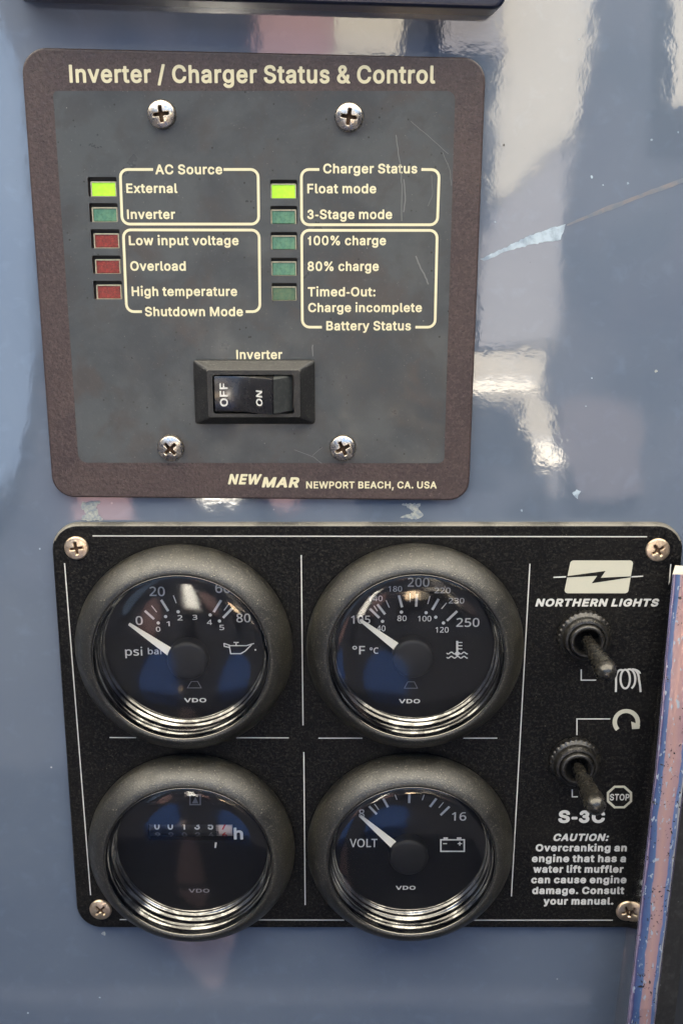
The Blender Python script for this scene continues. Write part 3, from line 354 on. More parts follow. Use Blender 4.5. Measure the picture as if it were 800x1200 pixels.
FONT_H = {
'A': (0.781, [[39,0,91,0,105,7,111,14,139,83,143,88,251,87,282,14,288,7,299,1,359,0,371,4,381,14,384,24,381,35,249,347,243,356,235,361,223,363,167,363,155,360,144,350,10,31,9,21,15,9,27,2],[179,172,176,173,195,223,216,173,211,172]]),
'C': (0.824, [[198,-3,231,-4,267,1,299,12,327,27,351,46,370,69,383,94,391,121,387,136,381,142,371,147,311,147,303,145,295,139,282,111,267,96,247,86,219,81,195,83,175,90,159,101,144,118,135,135,129,156,127,184,130,211,136,232,147,250,160,263,175,273,195,280,215,282,235,281,255,275,268,267,279,256,295,225,303,219,311,216,371,217,383,223,390,232,391,239,389,250,378,281,362,305,342,326,319,342,291,355,263,363,231,367,191,366,155,359,127,349,95,330,71,308,49,277,36,246,27,208,26,166,32,128,44,97,63,65,87,40,119,18,155,4]]),
'D': (0.813, [[71,0,195,0,227,3,255,9,287,21,311,35,336,55,355,79,370,107,380,146,383,194,378,232,365,267,347,296,321,322,291,341,267,351,243,358,199,363,67,363,55,360,43,350,40,340,40,24,43,14,49,7,59,1],[143,85,142,277,147,280,191,279,211,277,227,273,243,266,256,256,268,243,276,225,281,204,282,177,279,153,273,132,265,118,255,107,243,98,227,91,195,85]]),
'E': (0.693, [[71,0,295,0,308,3,319,14,321,24,321,62,317,73,307,81,295,84,147,84,142,87,143,141,283,142,295,146,305,156,307,166,307,204,305,211,299,218,291,223,279,225,143,226,142,277,147,280,291,280,307,284,315,291,319,298,319,340,315,352,305,360,291,364,67,363,55,360,43,350,40,340,40,24,43,14,49,7,59,1]]),
'F': (0.681, [[71,0,119,0,131,5,140,14,142,24,143,136,275,137,287,141,297,149,300,159,301,198,297,208,291,215,275,221,143,221,142,277,147,280,291,280,303,283,313,291,317,305,317,343,312,354,303,360,287,364,67,363,55,360,43,350,40,340,40,24,43,14,49,7,59,1]]),
'G': (0.839, [[198,-3,239,-3,275,3,307,14,335,31,359,52,376,76,388,104,394,135,394,187,389,198,379,204,367,207,223,207,209,201,201,191,199,149,201,139,210,128,223,123,287,123,287,118,279,106,267,95,251,87,231,82,211,81,191,85,175,90,159,101,146,114,135,135,129,156,127,180,129,208,135,229,146,250,159,263,175,274,191,279,211,282,231,281,251,276,263,269,275,258,295,225,303,219,311,216,371,217,383,222,391,232,391,246,380,277,365,302,343,324,319,341,291,354,263,363,231,367,191,367,159,361,127,350,95,330,71,308,49,277,35,246,27,208,26,170,31,132,43,97,63,65,87,40,119,18,155,4]]),
'H': (0.834, [[71,0,119,0,131,5,140,14,142,24,142,142,147,144,275,144,278,139,278,24,283,10,295,2,307,0,355,0,367,4,375,10,380,24,380,340,377,350,367,359,355,363,303,363,291,360,280,350,278,340,278,232,275,227,143,228,142,340,137,354,127,361,111,364,63,363,55,360,46,354,40,340,40,24,43,14,49,7,59,1]]),
'I': (0.355, [[71,0,115,0,123,2,135,10,140,21,141,340,138,350,132,357,123,362,115,363,59,362,47,356,40,343,40,21,43,13,51,5,59,1]]),
'L': (0.657, [[71,0,287,0,295,2,303,7,311,21,310,66,304,76,295,82,283,84,143,85,142,340,141,347,135,355,127,361,119,363,59,362,47,355,41,343,40,21,43,13,51,5,59,1]]),
'N': (0.843, [[71,0,123,1,134,7,141,17,143,195,283,6,299,0,359,0,371,4,379,10,384,24,384,340,381,350,371,360,359,363,307,363,295,360,285,350,282,340,282,177,279,171,142,357,127,363,67,363,55,361,46,354,40,340,40,24,43,14,49,7,59,1]]),
'O': (0.857, [[198,-3,231,-4,271,2,303,14,335,32,360,55,383,87,396,118,404,156,405,194,400,232,388,267,367,300,342,326,307,348,267,362,231,367,191,366,155,359,127,349,95,330,71,308,49,277,36,246,27,208,26,166,32,128,44,97,63,65,87,40,119,18,155,4],[199,83,179,88,164,97,151,108,140,125,132,142,129,159,127,180,129,204,133,222,140,239,149,253,160,263,175,273,191,279,207,282,227,282,247,277,263,270,279,257,290,243,297,229,302,208,305,184,303,159,299,142,292,125,280,107,268,97,251,88,235,83,215,81]]),
'R': (0.737, [[71,0,119,0,131,5,140,14,142,24,143,122,185,121,252,14,263,3,275,0,335,0,347,5,356,14,359,24,356,35,289,142,319,168,328,180,337,198,344,218,346,236,345,256,342,274,332,298,318,319,299,335,275,349,239,360,195,363,67,363,55,360,43,350,40,340,40,24,43,14,49,7,59,1],[143,207,143,279,207,279,223,276,236,267,243,253,243,236,239,222,231,214,219,209,203,207]]),
'S': (0.733, [[151,-3,183,-5,219,-3,251,3,279,14,306,31,323,49,336,69,344,94,344,121,338,146,326,166,307,185,287,197,263,208,235,217,163,235,147,242,137,250,135,256,137,263,145,274,163,281,187,284,211,281,227,274,235,265,243,245,251,238,259,235,315,234,327,238,336,246,340,260,335,284,325,305,312,322,295,337,271,351,247,360,219,366,187,368,151,365,123,358,95,347,73,333,55,315,43,295,35,270,35,243,42,218,55,198,75,180,95,168,123,156,223,129,235,124,243,116,244,107,242,101,231,90,211,82,183,79,159,82,140,90,130,101,123,122,117,128,107,132,47,133,36,128,29,121,25,107,29,83,39,60,55,39,73,24,95,12,123,2]]),
'T': (0.736, [[163,0,215,1,227,6,234,14,237,24,237,277,239,280,327,280,335,282,343,287,349,295,351,302,351,343,346,354,335,361,323,364,47,363,34,360,23,350,20,340,20,302,24,291,31,284,47,280,131,280,135,277,135,21,138,14,143,7,151,2]]),
'U': (0.834, [[181,-3,211,-5,243,-3,267,2,295,11,319,24,339,39,354,55,367,76,376,101,380,125,380,340,375,353,363,361,351,364,303,363,291,360,281,350,278,340,278,135,276,121,268,104,255,92,239,84,215,81,191,82,171,88,155,101,145,118,142,135,142,340,139,350,127,361,111,364,63,363,51,359,43,350,40,340,40,132,42,111,48,87,57,69,67,54,79,41,95,28,115,16,135,7,155,1]]),
'V': (0.781, [[171,0,231,1,243,7,249,14,383,333,384,343,381,350,375,357,367,361,355,364,303,363,294,360,285,354,199,143,195,144,108,354,99,360,91,363,35,363,23,360,12,350,9,340,11,330,144,17,148,10,155,4]]),
'M': (0.993, [[71,0,119,1,131,6,138,14,140,24,140,139,143,147,204,14,215,3,227,0,271,0,283,3,291,9,355,147,357,142,358,24,363,10,371,3,383,0,435,0,443,2,451,8,456,14,459,24,459,340,456,350,450,357,435,363,363,363,351,360,343,354,251,150,247,154,155,355,143,362,131,364,63,363,55,361,47,355,41,347,40,340,40,24,43,14,49,7,59,1]]),
'W': (1.076, [[139,0,195,0,204,3,213,10,217,17,267,179,271,185,324,17,328,10,339,2,351,0,407,0,415,2,424,7,431,17,531,333,530,347,523,357,507,363,455,363,443,361,434,354,429,343,379,177,375,175,324,343,319,353,311,360,299,363,243,363,231,360,223,355,217,347,163,171,111,345,107,354,95,361,83,364,31,363,23,360,15,355,9,343,10,333,109,17,113,10,119,5,127,1]]),
'a': (0.651, [[114,-3,139,-5,159,-4,179,-1,203,7,211,2,219,0,271,0,285,7,293,17,294,180,289,215,279,236,261,256,239,271,211,281,183,286,155,286,127,283,99,276,75,265,54,250,39,232,28,211,28,198,35,187,43,182,78,173,78,170,63,163,47,153,34,139,25,125,20,107,19,90,21,73,26,55,39,34,59,17,83,4],[127,80,121,83,119,90,120,94,127,98,151,104,191,109,193,107,192,101,187,92,171,80,147,77],[123,182,124,187,131,195,143,202,155,204,171,205,183,202,190,198,193,191,191,189]]),
'c': (0.661, [[148,-3,175,-5,203,-3,227,3,251,13,274,28,291,44,304,62,312,83,310,97,299,108,247,121,235,120,227,117,219,110,211,94,205,87,195,81,183,78,167,78,151,81,139,90,131,101,123,128,124,159,133,184,142,194,151,200,163,203,175,204,195,200,209,191,221,170,231,164,239,162,295,174,303,178,310,187,311,198,305,215,295,232,279,250,263,262,243,273,223,280,199,285,163,286,135,283,111,276,83,261,63,245,44,222,32,198,24,170,22,139,26,104,35,76,49,52,69,31,94,14,119,3]]),
'd': (0.702, [[141,-3,163,-5,187,-4,207,1,227,9,235,3,243,0,295,0,310,7,318,17,319,340,313,354,307,359,299,362,243,363,234,360,225,354,219,340,219,277,191,285,163,287,135,284,107,276,83,264,65,250,50,232,35,208,24,173,22,139,26,101,37,69,55,42,79,21,107,5],[159,79,143,87,129,104,123,128,123,156,130,180,141,194,155,202,179,204,191,201,199,196,212,180,219,156,219,125,211,101,199,86,183,79]]),
'e': (0.672, [[151,-3,179,-5,207,-3,231,2,255,12,276,24,294,42,306,59,314,76,313,87,310,94,303,100,293,104,303,108,311,113,317,121,318,128,318,159,315,180,309,201,299,222,280,246,255,265,227,278,191,286,159,286,127,281,99,271,76,256,55,237,40,215,28,187,23,163,22,132,26,101,35,75,49,52,69,31,94,14,123,2],[159,79,147,83,139,89,128,104,221,104,211,88,199,81,179,77],[135,185,133,187,147,199,159,203,171,204,192,201,203,194,209,187,203,185]]),
'f': (0.458, [[83,0,135,1,146,7,153,17,154,201,199,204,211,213,216,225,216,263,213,270,207,277,199,281,191,283,154,284,156,291,159,293,171,293,187,290,199,292,207,297,214,305,225,340,226,350,224,357,219,364,211,369,199,372,175,376,147,376,123,372,99,362,79,348,64,329,56,308,54,284,19,282,11,277,3,267,2,225,7,213,15,206,23,203,51,203,54,201,55,21,57,14,63,7,71,2]]),
'g': (0.703, [[133,-90,163,-93,191,-93,219,-89,247,-81,267,-72,287,-57,301,-42,311,-24,317,-7,319,17,319,260,315,272,303,281,291,283,247,283,235,280,227,274,199,283,179,286,147,286,123,281,95,270,69,253,50,232,35,208,26,180,22,153,22,125,27,101,36,76,49,55,61,42,84,24,85,21,43,0,35,-10,34,-24,47,-45,71,-66,99,-81],[159,-11,139,-5,129,3,131,6,175,3,217,10,213,0,199,-8,179,-12],[159,86,141,94,130,107,123,132,123,159,130,180,143,196,159,203,179,204,191,201,199,197,213,180,220,156,219,128,213,107,202,94,195,90,183,86]]),
'h': (0.681, [[63,0,111,0,123,5,132,14,134,24,136,177,140,187,147,196,159,202,171,204,183,203,195,199,204,191,208,180,209,24,214,10,222,3,231,0,283,0,291,2,300,7,306,14,308,21,308,184,303,211,295,232,282,250,267,263,249,274,227,282,203,286,179,286,159,284,135,277,133,347,125,357,111,363,55,363,43,357,35,343,35,24,37,14,43,7,51,2]]),
'i': (0.333, [[63,0,115,1,127,8,134,21,134,260,133,267,127,275,119,281,111,283,55,282,43,276,35,263,35,21,37,14,43,7,51,2],[83,298,107,302,126,312,139,329,143,347,139,366,127,381,107,393,87,397,67,394,47,385,32,367,27,350,29,333,41,315,59,303]]),
'k': (0.639, [[63,0,111,0,121,3,129,10,134,24,135,95,212,10,223,2,235,0,295,0,311,7,316,14,319,21,318,31,314,38,207,156,306,246,310,256,307,270,299,279,287,283,227,283,219,282,207,275,135,211,134,343,131,350,125,357,111,363,55,363,43,357,35,343,35,24,37,14,43,7,51,2]]),
'l': (0.366, [[104,0,135,-1,165,3,172,7,179,14,182,28,174,62,169,73,155,81,139,81,134,83,133,347,125,357,115,362,59,363,51,361,43,357,38,350,35,340,36,62,44,38,57,21,79,7]]),
'm': (0.967, [[63,0,111,0,123,5,132,14,134,24,135,180,139,191,145,198,155,203,167,205,183,201,188,198,192,191,193,24,196,14,203,6,219,0,267,0,279,3,290,14,293,24,293,184,298,194,303,199,311,203,323,205,335,203,343,200,349,194,351,187,351,24,354,14,363,5,375,0,423,0,439,4,448,14,451,24,451,191,448,211,443,225,436,239,425,253,411,266,391,277,371,284,347,287,323,287,299,283,275,274,255,262,227,279,211,284,191,287,159,286,127,275,118,281,107,283,59,283,44,277,38,270,35,260,35,24,37,14,43,7,51,2]]),
'n': (0.681, [[63,0,111,0,123,5,132,14,134,24,136,177,140,187,147,196,159,202,171,204,183,203,195,199,204,191,208,180,209,24,214,10,223,3,239,0,287,1,295,4,303,10,308,24,308,173,306,198,301,218,290,239,275,256,255,271,223,283,187,287,159,284,127,274,119,280,111,283,59,283,47,279,39,272,35,260,35,21,37,14,43,7,51,2]]),
'o': (0.689, [[148,-3,183,-5,211,-1,235,6,263,20,286,38,303,59,315,83,323,111,325,142,322,177,312,204,298,229,279,250,255,267,227,279,195,285,163,286,131,282,103,272,83,261,63,245,44,222,32,198,24,170,22,139,26,104,35,76,49,52,69,31,94,14,119,3],[159,79,143,87,130,104,122,132,124,159,131,180,143,195,159,203,183,204,195,200,203,196,212,187,218,177,225,149,223,121,214,97,199,83,183,78]]),
'r': (0.466, [[63,0,111,0,123,5,132,14,134,24,136,180,143,192,155,199,171,202,203,200,215,204,223,211,227,222,227,267,221,277,211,284,199,286,163,286,147,283,127,276,107,283,59,283,47,279,38,270,35,260,35,21,37,14,43,7,51,2]]),
's': (0.617, [[128,-3,155,-5,187,-3,215,3,235,12,255,24,270,38,282,55,288,73,290,90,289,104,283,121,278,132,269,142,255,154,224,170,228,173,267,181,277,187,282,194,285,201,284,208,279,222,264,246,244,263,219,277,191,284,167,286,135,285,111,281,87,272,67,260,51,246,39,229,33,211,31,184,34,170,40,156,58,135,90,114,43,106,31,100,26,94,23,83,29,59,46,35,67,17,95,4],[135,79,127,83,122,90,115,104,119,107,175,96,188,90,188,87,184,83,171,78,151,77],[183,180,139,190,131,194,131,198,139,203,147,205,163,206,175,204,184,198,195,180,191,178]]),
't': (0.420, [[117,0,147,-3,179,1,195,7,204,17,205,31,197,62,191,73,183,79,175,81,147,79,143,83,143,201,179,204,192,211,199,225,198,263,193,274,183,281,175,283,143,284,142,322,139,329,131,336,119,340,67,340,55,336,46,326,44,319,44,284,19,282,11,277,5,270,2,260,2,225,5,215,15,206,23,203,44,201,44,76,46,59,52,45,63,28,79,14,95,6]]),
'u': (0.681, [[123,0,147,-3,171,-2,191,1,215,10,224,3,235,0,283,0,295,4,306,14,308,24,308,260,303,273,293,281,283,283,231,283,219,278,212,270,209,260,208,107,204,97,195,87,183,82,171,80,159,80,147,84,139,93,135,104,134,260,131,270,123,279,111,283,63,283,47,279,38,270,35,260,35,111,37,87,41,69,53,45,71,24,95,9]]),
'v': (0.651, [[143,0,195,1,207,7,212,14,318,253,318,263,315,270,303,281,291,283,243,283,231,281,223,276,217,267,167,148,163,144,112,267,104,277,95,282,87,283,35,283,23,280,13,270,10,260,12,250,116,14,127,3]]),
'w': (0.906, [[127,0,171,0,182,3,190,10,194,17,227,118,262,17,269,7,279,1,291,0,335,0,343,2,352,7,359,17,441,253,441,267,433,277,423,282,411,283,363,283,350,277,342,267,311,173,307,174,278,267,271,276,263,281,255,283,203,283,195,282,187,277,179,267,147,168,114,267,107,276,99,281,87,283,39,283,31,282,23,277,15,267,14,253,97,17,101,10,107,5,115,1]]),
'y': (0.651, [[58,-87,75,-89,99,-90,133,-83,148,-76,163,-66,186,-42,197,-21,318,253,318,263,315,270,303,281,291,283,243,283,231,281,223,276,217,267,167,148,163,144,112,267,104,277,95,282,87,283,35,283,23,280,13,270,10,260,12,250,111,24,103,3,95,-7,71,-5,59,-6,51,-10,43,-21,32,-55,32,-66,34,-73,41,-80]]),
'0': (0.743, [[171,-3,199,-4,235,2,263,14,291,34,311,58,326,87,336,118,342,156,342,204,337,243,326,277,311,305,291,329,263,349,231,362,199,367,163,366,131,359,107,347,84,329,63,305,48,277,38,243,32,208,32,166,37,121,48,87,62,59,83,34,111,14,139,2],[183,79,171,82,162,87,152,97,144,111,134,146,131,191,136,229,148,260,163,278,175,283,187,285,199,283,211,278,219,270,229,256,240,222,243,173,238,132,232,114,225,101,216,90,207,84,195,80]]),
'3': (0.695, [[130,0,155,-3,187,-2,215,3,247,16,271,31,291,52,306,76,312,101,312,125,307,146,297,166,278,191,293,215,300,239,300,263,292,291,273,319,251,337,223,352,199,359,183,362,155,362,135,360,111,353,87,342,71,332,54,315,40,295,33,274,35,256,43,243,56,232,75,226,95,227,111,233,123,243,136,263,143,269,155,274,171,275,183,271,195,263,199,256,199,246,194,239,187,234,175,229,151,228,131,218,123,210,118,201,115,184,116,173,121,163,136,149,155,142,183,140,195,135,205,128,210,121,212,111,209,104,203,97,191,89,175,85,159,84,143,88,127,97,114,118,103,128,91,134,75,138,55,136,39,128,29,118,22,104,21,87,27,71,36,55,52,38,67,26,91,12,107,6]]),
'5': (0.743, [[166,-3,195,-4,223,0,243,6,267,17,284,28,302,45,317,66,325,83,332,118,330,153,325,170,316,187,295,215,267,236,233,250,195,255,154,253,159,279,287,280,299,282,307,287,313,295,315,302,315,343,307,356,295,362,91,363,75,357,67,347,45,184,47,173,51,166,59,160,67,157,119,152,127,154,143,163,159,169,175,171,191,171,203,167,215,160,223,152,230,139,231,118,225,101,211,87,191,80,171,80,155,87,144,97,135,119,127,126,119,129,63,129,51,124,42,114,40,101,45,76,56,55,71,37,91,21,111,10,139,1]]),
'6': (0.743, [[170,-3,195,-4,223,-1,251,8,271,18,291,33,307,50,321,73,328,94,331,121,329,146,322,170,307,194,287,214,267,226,243,236,213,243,282,333,283,343,278,354,269,360,259,363,203,363,191,360,183,354,79,220,57,184,46,153,43,125,45,97,55,69,71,45,91,26,115,11,139,2],[179,79,163,84,149,97,143,114,143,132,149,146,159,156,175,163,195,164,211,158,225,146,231,128,230,111,223,96,211,85,195,79]]),
'-': (0.415, [[39,104,51,102,159,102,171,104,182,111,188,121,188,156,186,163,177,173,163,178,51,179,39,177,31,172,26,166,22,153,24,118,28,111]]),
'.': (0.364, [[74,0,99,-3,122,3,141,17,152,35,154,55,147,74,132,90,111,100,87,102,67,97,47,84,35,66,33,45,39,26,53,10]]),
':': (0.364, [[74,0,99,-3,122,3,141,17,152,35,154,55,147,74,132,90,111,100,87,102,67,97,47,84,35,66,33,45,39,26,53,10],[76,170,99,168,123,174,141,187,151,204,154,225,147,244,131,261,111,270,87,272,66,267,46,253,35,236,33,215,39,196,55,179]]),
}
FONT_N = {
'V': (0.631, [[131,2,135,0,179,0,183,1,187,6,316,354,317,358,315,362,263,363,259,363,256,358,175,134,159,85,155,90,59,358,55,363,51,363,7,363,2,362,-1,358]]),
'O': (0.816, [[166,-2,203,-5,235,-3,271,5,299,18,323,36,344,60,361,91,371,122,377,161,377,207,370,246,358,281,339,311,315,335,287,352,255,363,219,368,179,368,143,361,115,350,88,331,66,308,50,281,38,246,31,199,32,153,40,110,54,76,72,48,99,24,127,9],[175,48,155,54,135,65,119,80,105,103,96,130,92,161,91,196,95,230,102,254,112,273,123,288,139,302,159,311,183,317,207,318,235,315,255,310,275,298,291,281,303,261,313,230,317,199,317,161,313,134,306,110,295,89,283,74,267,61,247,51,223,46,195,45]]),
'L': (0.554, [[50,2,55,0,259,0,263,2,265,6,265,45,264,48,259,51,107,52,107,358,103,363,99,363,55,363,51,362,49,358,49,6]]),
'T': (0.586, [[120,2,123,0,171,0,176,6,176,312,283,313,288,316,289,319,289,358,283,363,11,363,7,363,5,358,4,319,7,314,117,312,118,6]]),
'F': (0.549, [[50,2,55,0,99,0,103,1,107,6,107,149,247,149,254,153,254,192,251,199,107,201,107,312,259,313,264,319,264,358,259,363,55,363,51,362,49,354,49,6]]),
'C': (0.664, [[165,-2,203,-5,239,-3,271,2,299,10,303,14,303,17,302,56,295,59,239,47,191,47,159,54,143,62,131,72,117,87,107,102,99,122,94,141,91,168,91,196,94,219,100,242,111,266,127,287,147,302,171,313,199,317,227,317,251,313,291,299,295,299,299,304,317,343,315,347,291,356,251,365,211,368,171,365,135,355,103,339,79,319,57,288,42,257,33,215,31,168,38,118,50,83,69,52,97,25,127,8]]),
'D': (0.764, [[50,2,55,0,171,0,199,3,227,9,259,20,282,33,301,48,321,72,339,106,348,141,352,184,349,227,339,261,328,285,308,312,283,332,263,344,243,352,203,361,167,363,55,363,51,362,49,354,49,6],[107,51,107,312,111,314,179,313,207,309,231,300,251,288,263,277,276,257,286,234,291,203,291,168,286,137,278,114,270,99,255,82,235,68,215,59,195,54,167,50]]),
'p': (0.647, [[47,-118,91,-118,95,-118,99,-114,99,24,119,9,147,-2,175,-5,203,-3,227,5,251,19,268,37,282,60,291,87,296,126,295,168,289,199,279,223,263,245,247,260,227,271,211,277,191,280,151,278,135,274,119,266,95,246,91,270,87,275,47,276,44,273,43,-110,43,-114],[151,44,135,49,125,56,115,66,108,79,103,99,100,122,100,153,102,176,111,203,119,215,127,222,151,231,183,232,199,227,211,219,222,207,228,196,234,176,237,157,238,134,236,110,231,91,225,76,218,64,207,54,195,47,183,44]]),
's': (0.508, [[76,-2,127,-5,151,-2,171,2,187,8,202,17,215,29,223,41,230,60,232,83,229,103,218,122,203,136,187,145,95,185,83,195,80,207,83,218,91,226,103,231,119,233,155,232,207,217,211,221,226,254,227,257,223,262,199,271,171,278,139,281,111,280,83,274,63,266,46,254,34,238,27,219,26,196,31,176,41,161,54,149,71,139,159,100,171,91,177,79,176,68,170,56,159,48,139,43,115,42,91,44,63,51,35,62,31,63,27,61,26,56,27,14,47,5]]),
'i': (0.283, [[44,2,47,0,91,0,98,2,99,6,99,269,95,275,47,276,44,273,43,269,43,6],[67,335,79,336,91,341,100,350,103,362,103,378,97,389,87,398,75,401,63,401,51,395,43,385,39,374,40,358,45,347,55,338]]),
'b': (0.647, [[147,-2,187,-5,219,2,247,16,268,37,285,68,295,106,296,153,289,196,279,223,263,245,239,264,215,275,179,280,147,277,123,269,99,252,99,381,95,386,47,386,43,383,43,378,43,6,47,0,83,1,87,6,93,25,95,28,119,9],[151,44,135,49,124,56,115,66,108,79,102,103,100,126,100,157,103,180,112,207,127,223,151,231,171,233,187,231,201,227,213,219,223,207,230,192,235,172,238,149,235,103,224,72,216,60,207,53,195,46,183,44]]),
'a': (0.592, [[87,-2,119,-5,155,0,179,10,203,31,211,5,215,0,251,0,255,5,256,184,254,211,247,234,237,250,223,262,207,271,175,279,131,279,87,270,63,260,53,254,66,219,71,214,123,231,143,233,163,232,175,229,187,222,195,211,199,196,199,172,127,167,87,159,67,151,55,143,43,133,32,118,25,99,23,79,24,60,30,41,40,25,52,14,67,4],[107,44,91,52,85,60,82,68,83,91,88,103,95,110,111,119,135,125,195,129,199,126,199,103,197,87,190,72,180,60,167,51,147,44,123,42]]),
'r': (0.441, [[44,2,51,0,91,0,98,2,99,6,100,153,102,168,107,184,122,207,143,223,167,229,203,226,207,229,214,269,211,277,175,281,147,276,119,262,95,237,91,269,87,275,47,276,44,273,43,6]]),
'h': (0.650, [[44,2,51,0,91,0,98,2,99,6,100,153,106,192,115,210,129,223,147,230,171,233,191,231,207,225,219,213,226,196,228,172,228,6,230,2,235,0,279,0,283,2,285,6,285,188,282,211,274,234,260,254,243,266,223,274,195,280,167,280,143,275,119,265,99,251,99,381,95,386,47,386,43,381,43,6]]),
'0': (0.603, [[122,-2,151,-5,183,-1,207,7,227,21,243,38,257,60,267,87,274,122,278,172,276,223,270,261,260,292,246,319,223,345,199,360,171,367,139,369,111,364,91,356,71,341,56,323,43,300,34,273,28,238,25,196,26,141,31,106,42,72,56,45,75,21,95,7],[139,44,123,49,111,57,100,72,92,91,86,114,82,145,82,215,88,261,95,281,103,296,113,308,123,315,139,320,155,320,171,317,187,308,199,295,208,277,214,254,218,227,220,192,219,149,216,118,211,95,203,76,196,64,183,52,171,47,155,44]]),
'1': (0.603, [[138,2,143,0,187,0,192,6,192,358,187,363,145,362,47,289,45,285,46,281,67,254,71,250,75,249,135,296,137,292,136,6]]),
'2': (0.603, [[26,2,31,0,267,0,271,0,275,4,276,45,275,48,271,51,101,52,181,130,215,166,238,196,254,227,259,246,261,269,260,288,256,304,247,321,237,335,223,347,207,356,187,363,163,368,139,368,111,365,87,359,67,350,43,336,28,323,31,316,51,291,55,287,59,287,91,307,115,316,147,320,171,316,186,308,196,296,201,285,204,265,201,246,197,230,187,213,175,196,139,157,25,45,24,6]]),
'3': (0.603, [[83,-2,115,-5,151,-4,183,1,207,8,231,21,247,35,259,51,269,72,273,91,273,114,270,134,263,149,252,165,239,176,223,185,204,192,232,207,243,218,252,230,258,246,262,261,262,277,260,296,251,319,239,336,219,352,195,362,171,367,143,368,99,364,79,358,55,348,33,335,24,327,27,320,51,291,55,291,85,308,103,315,127,320,151,320,171,317,187,309,199,296,203,284,204,265,200,250,191,236,179,226,163,218,147,214,127,212,83,212,78,207,78,168,80,165,147,162,183,153,197,145,207,135,213,122,215,106,212,87,202,68,187,55,167,47,139,43,103,45,67,52,31,66,27,66,23,64,23,17,51,5]]),
'4': (0.603, [[186,2,191,0,231,0,238,2,239,6,240,79,287,80,292,83,292,87,291,127,287,130,243,130,239,134,239,358,239,362,235,365,187,365,182,362,11,126,10,122,10,87,11,83,15,80,183,80,184,6],[75,131,74,134,183,286,185,281,183,132]]),
'5': (0.603, [[90,-2,119,-5,151,-4,175,-1,199,6,221,17,239,31,254,48,264,68,273,103,272,141,268,157,261,172,243,194,219,211,187,223,155,227,127,227,99,224,96,227,104,312,243,313,247,316,248,319,248,358,243,363,59,363,54,358,40,192,42,188,67,172,107,178,131,179,159,177,179,172,193,165,205,153,211,140,215,122,214,95,206,76,191,59,171,49,143,44,111,45,71,53,39,66,32,64,32,17,55,6]]),
'6': (0.603, [[128,-2,151,-5,175,-4,199,1,219,9,235,19,251,35,263,53,273,76,277,95,279,118,274,157,268,172,260,188,247,203,235,212,219,222,199,228,175,232,155,231,135,229,119,223,103,215,87,202,86,203,90,230,96,254,107,277,119,292,143,310,171,319,207,321,247,316,251,323,251,358,249,362,243,365,207,368,171,367,139,360,111,349,87,332,68,312,52,285,40,254,31,211,27,157,30,118,39,79,55,48,75,25,99,8],[143,44,131,48,119,54,108,64,99,76,91,91,87,106,85,126,86,137,90,149,99,162,111,172,123,179,147,186,179,184,191,180,202,172,216,153,222,126,219,91,209,68,193,52,171,44]]),
'7': (0.603, [[70,2,75,0,123,0,127,1,131,6,276,319,278,358,275,362,31,363,23,361,22,358,22,319,23,316,27,312,213,312,70,10,69,6]]),
'8': (0.603, [[115,-2,143,-5,171,-4,195,0,222,10,241,21,257,37,269,56,275,76,276,110,273,126,265,141,253,157,241,168,204,192,239,218,257,242,263,257,265,273,262,304,251,326,235,343,211,357,183,366,159,368,131,367,107,363,87,356,67,344,54,331,44,316,38,296,37,265,45,238,63,213,91,192,89,188,55,165,43,152,34,137,28,122,25,106,25,87,28,68,39,41,58,21,83,7],[123,44,103,52,88,68,81,83,81,106,87,124,99,139,119,154,143,165,183,148,207,130,219,110,221,87,217,76,211,64,203,56,190,48,175,44,159,41],[147,218,116,234,100,250,92,269,93,288,101,304,119,316,143,322,171,320,191,312,203,300,209,285,208,265,202,250,187,234,155,216]]),
'9': (0.603, [[65,-2,99,-5,135,-3,167,4,191,14,213,29,232,48,250,76,261,103,271,141,276,188,275,234,269,269,257,300,239,328,215,349,187,362,163,367,139,368,111,364,91,358,71,346,55,331,41,312,32,292,25,254,25,234,28,211,35,192,43,176,65,153,83,142,99,136,119,132,139,132,175,137,199,148,215,161,217,157,212,126,203,99,188,76,170,60,151,50,127,44,91,43,59,48,55,48,52,45,51,6,55,0],[123,180,111,184,100,192,87,211,83,223,81,242,85,277,95,297,103,305,115,313,139,320,167,318,179,312,191,304,207,283,213,269,218,250,219,234,217,223,211,211,203,201,191,190,179,184,151,177]]),
'°': (0.456, [[95,207,127,206,143,209,159,216,171,223,183,234,191,247,198,261,201,277,201,296,198,312,191,327,183,339,171,350,159,358,143,365,127,368,107,368,87,365,71,360,59,352,47,342,37,327,31,314,28,296,28,277,31,261,38,246,47,233,59,222,75,213],[95,249,82,257,74,273,73,292,79,312,87,321,103,327,123,328,139,322,150,312,155,296,155,277,149,261,139,252,127,247,111,246]]),
',': (0.293, [[21,-68,27,-72,59,-72,65,-68,88,-12,105,36,109,52,103,64,51,65,47,63]]),
}
_gc = {}
def glyph(F, ch):
    k = (id(F), ch)
    if k not in _gc:
        adv, s = F[ch]; loops = [[(x / 500, y / 500) for x, y in zip(l[::2], l[1::2])] for l in s]
        def inside(p, l):
            c = False
            for i in range(len(l)):
                (xa, ya), (xb, yb) = l[i - 1], l[i]
                if (ya > p[1]) != (yb > p[1]) and p[0] < (xb - xa) * (p[1] - ya) / (yb - ya) + xa: c = not c
            return c
        depth = [sum(inside(l[0], o) for o in loops if o is not l) for l in loops]; vs = []; tr = []
        for l, d in zip(loops, depth):
            if d % 2: continue
            grp = [l] + [h for h, e in zip(loops, depth) if e == d + 1 and inside(h[0], l)]; n0 = len(vs)
            tr += [tuple(i + n0 for i in t) for t in tessellate_polygon([[Vector((x, y, 0)) for x, y in q] for q in grp])]; vs += [p for q in grp for p in q]
        _gc[k] = (adv, vs, tr)
    return _gc[k]
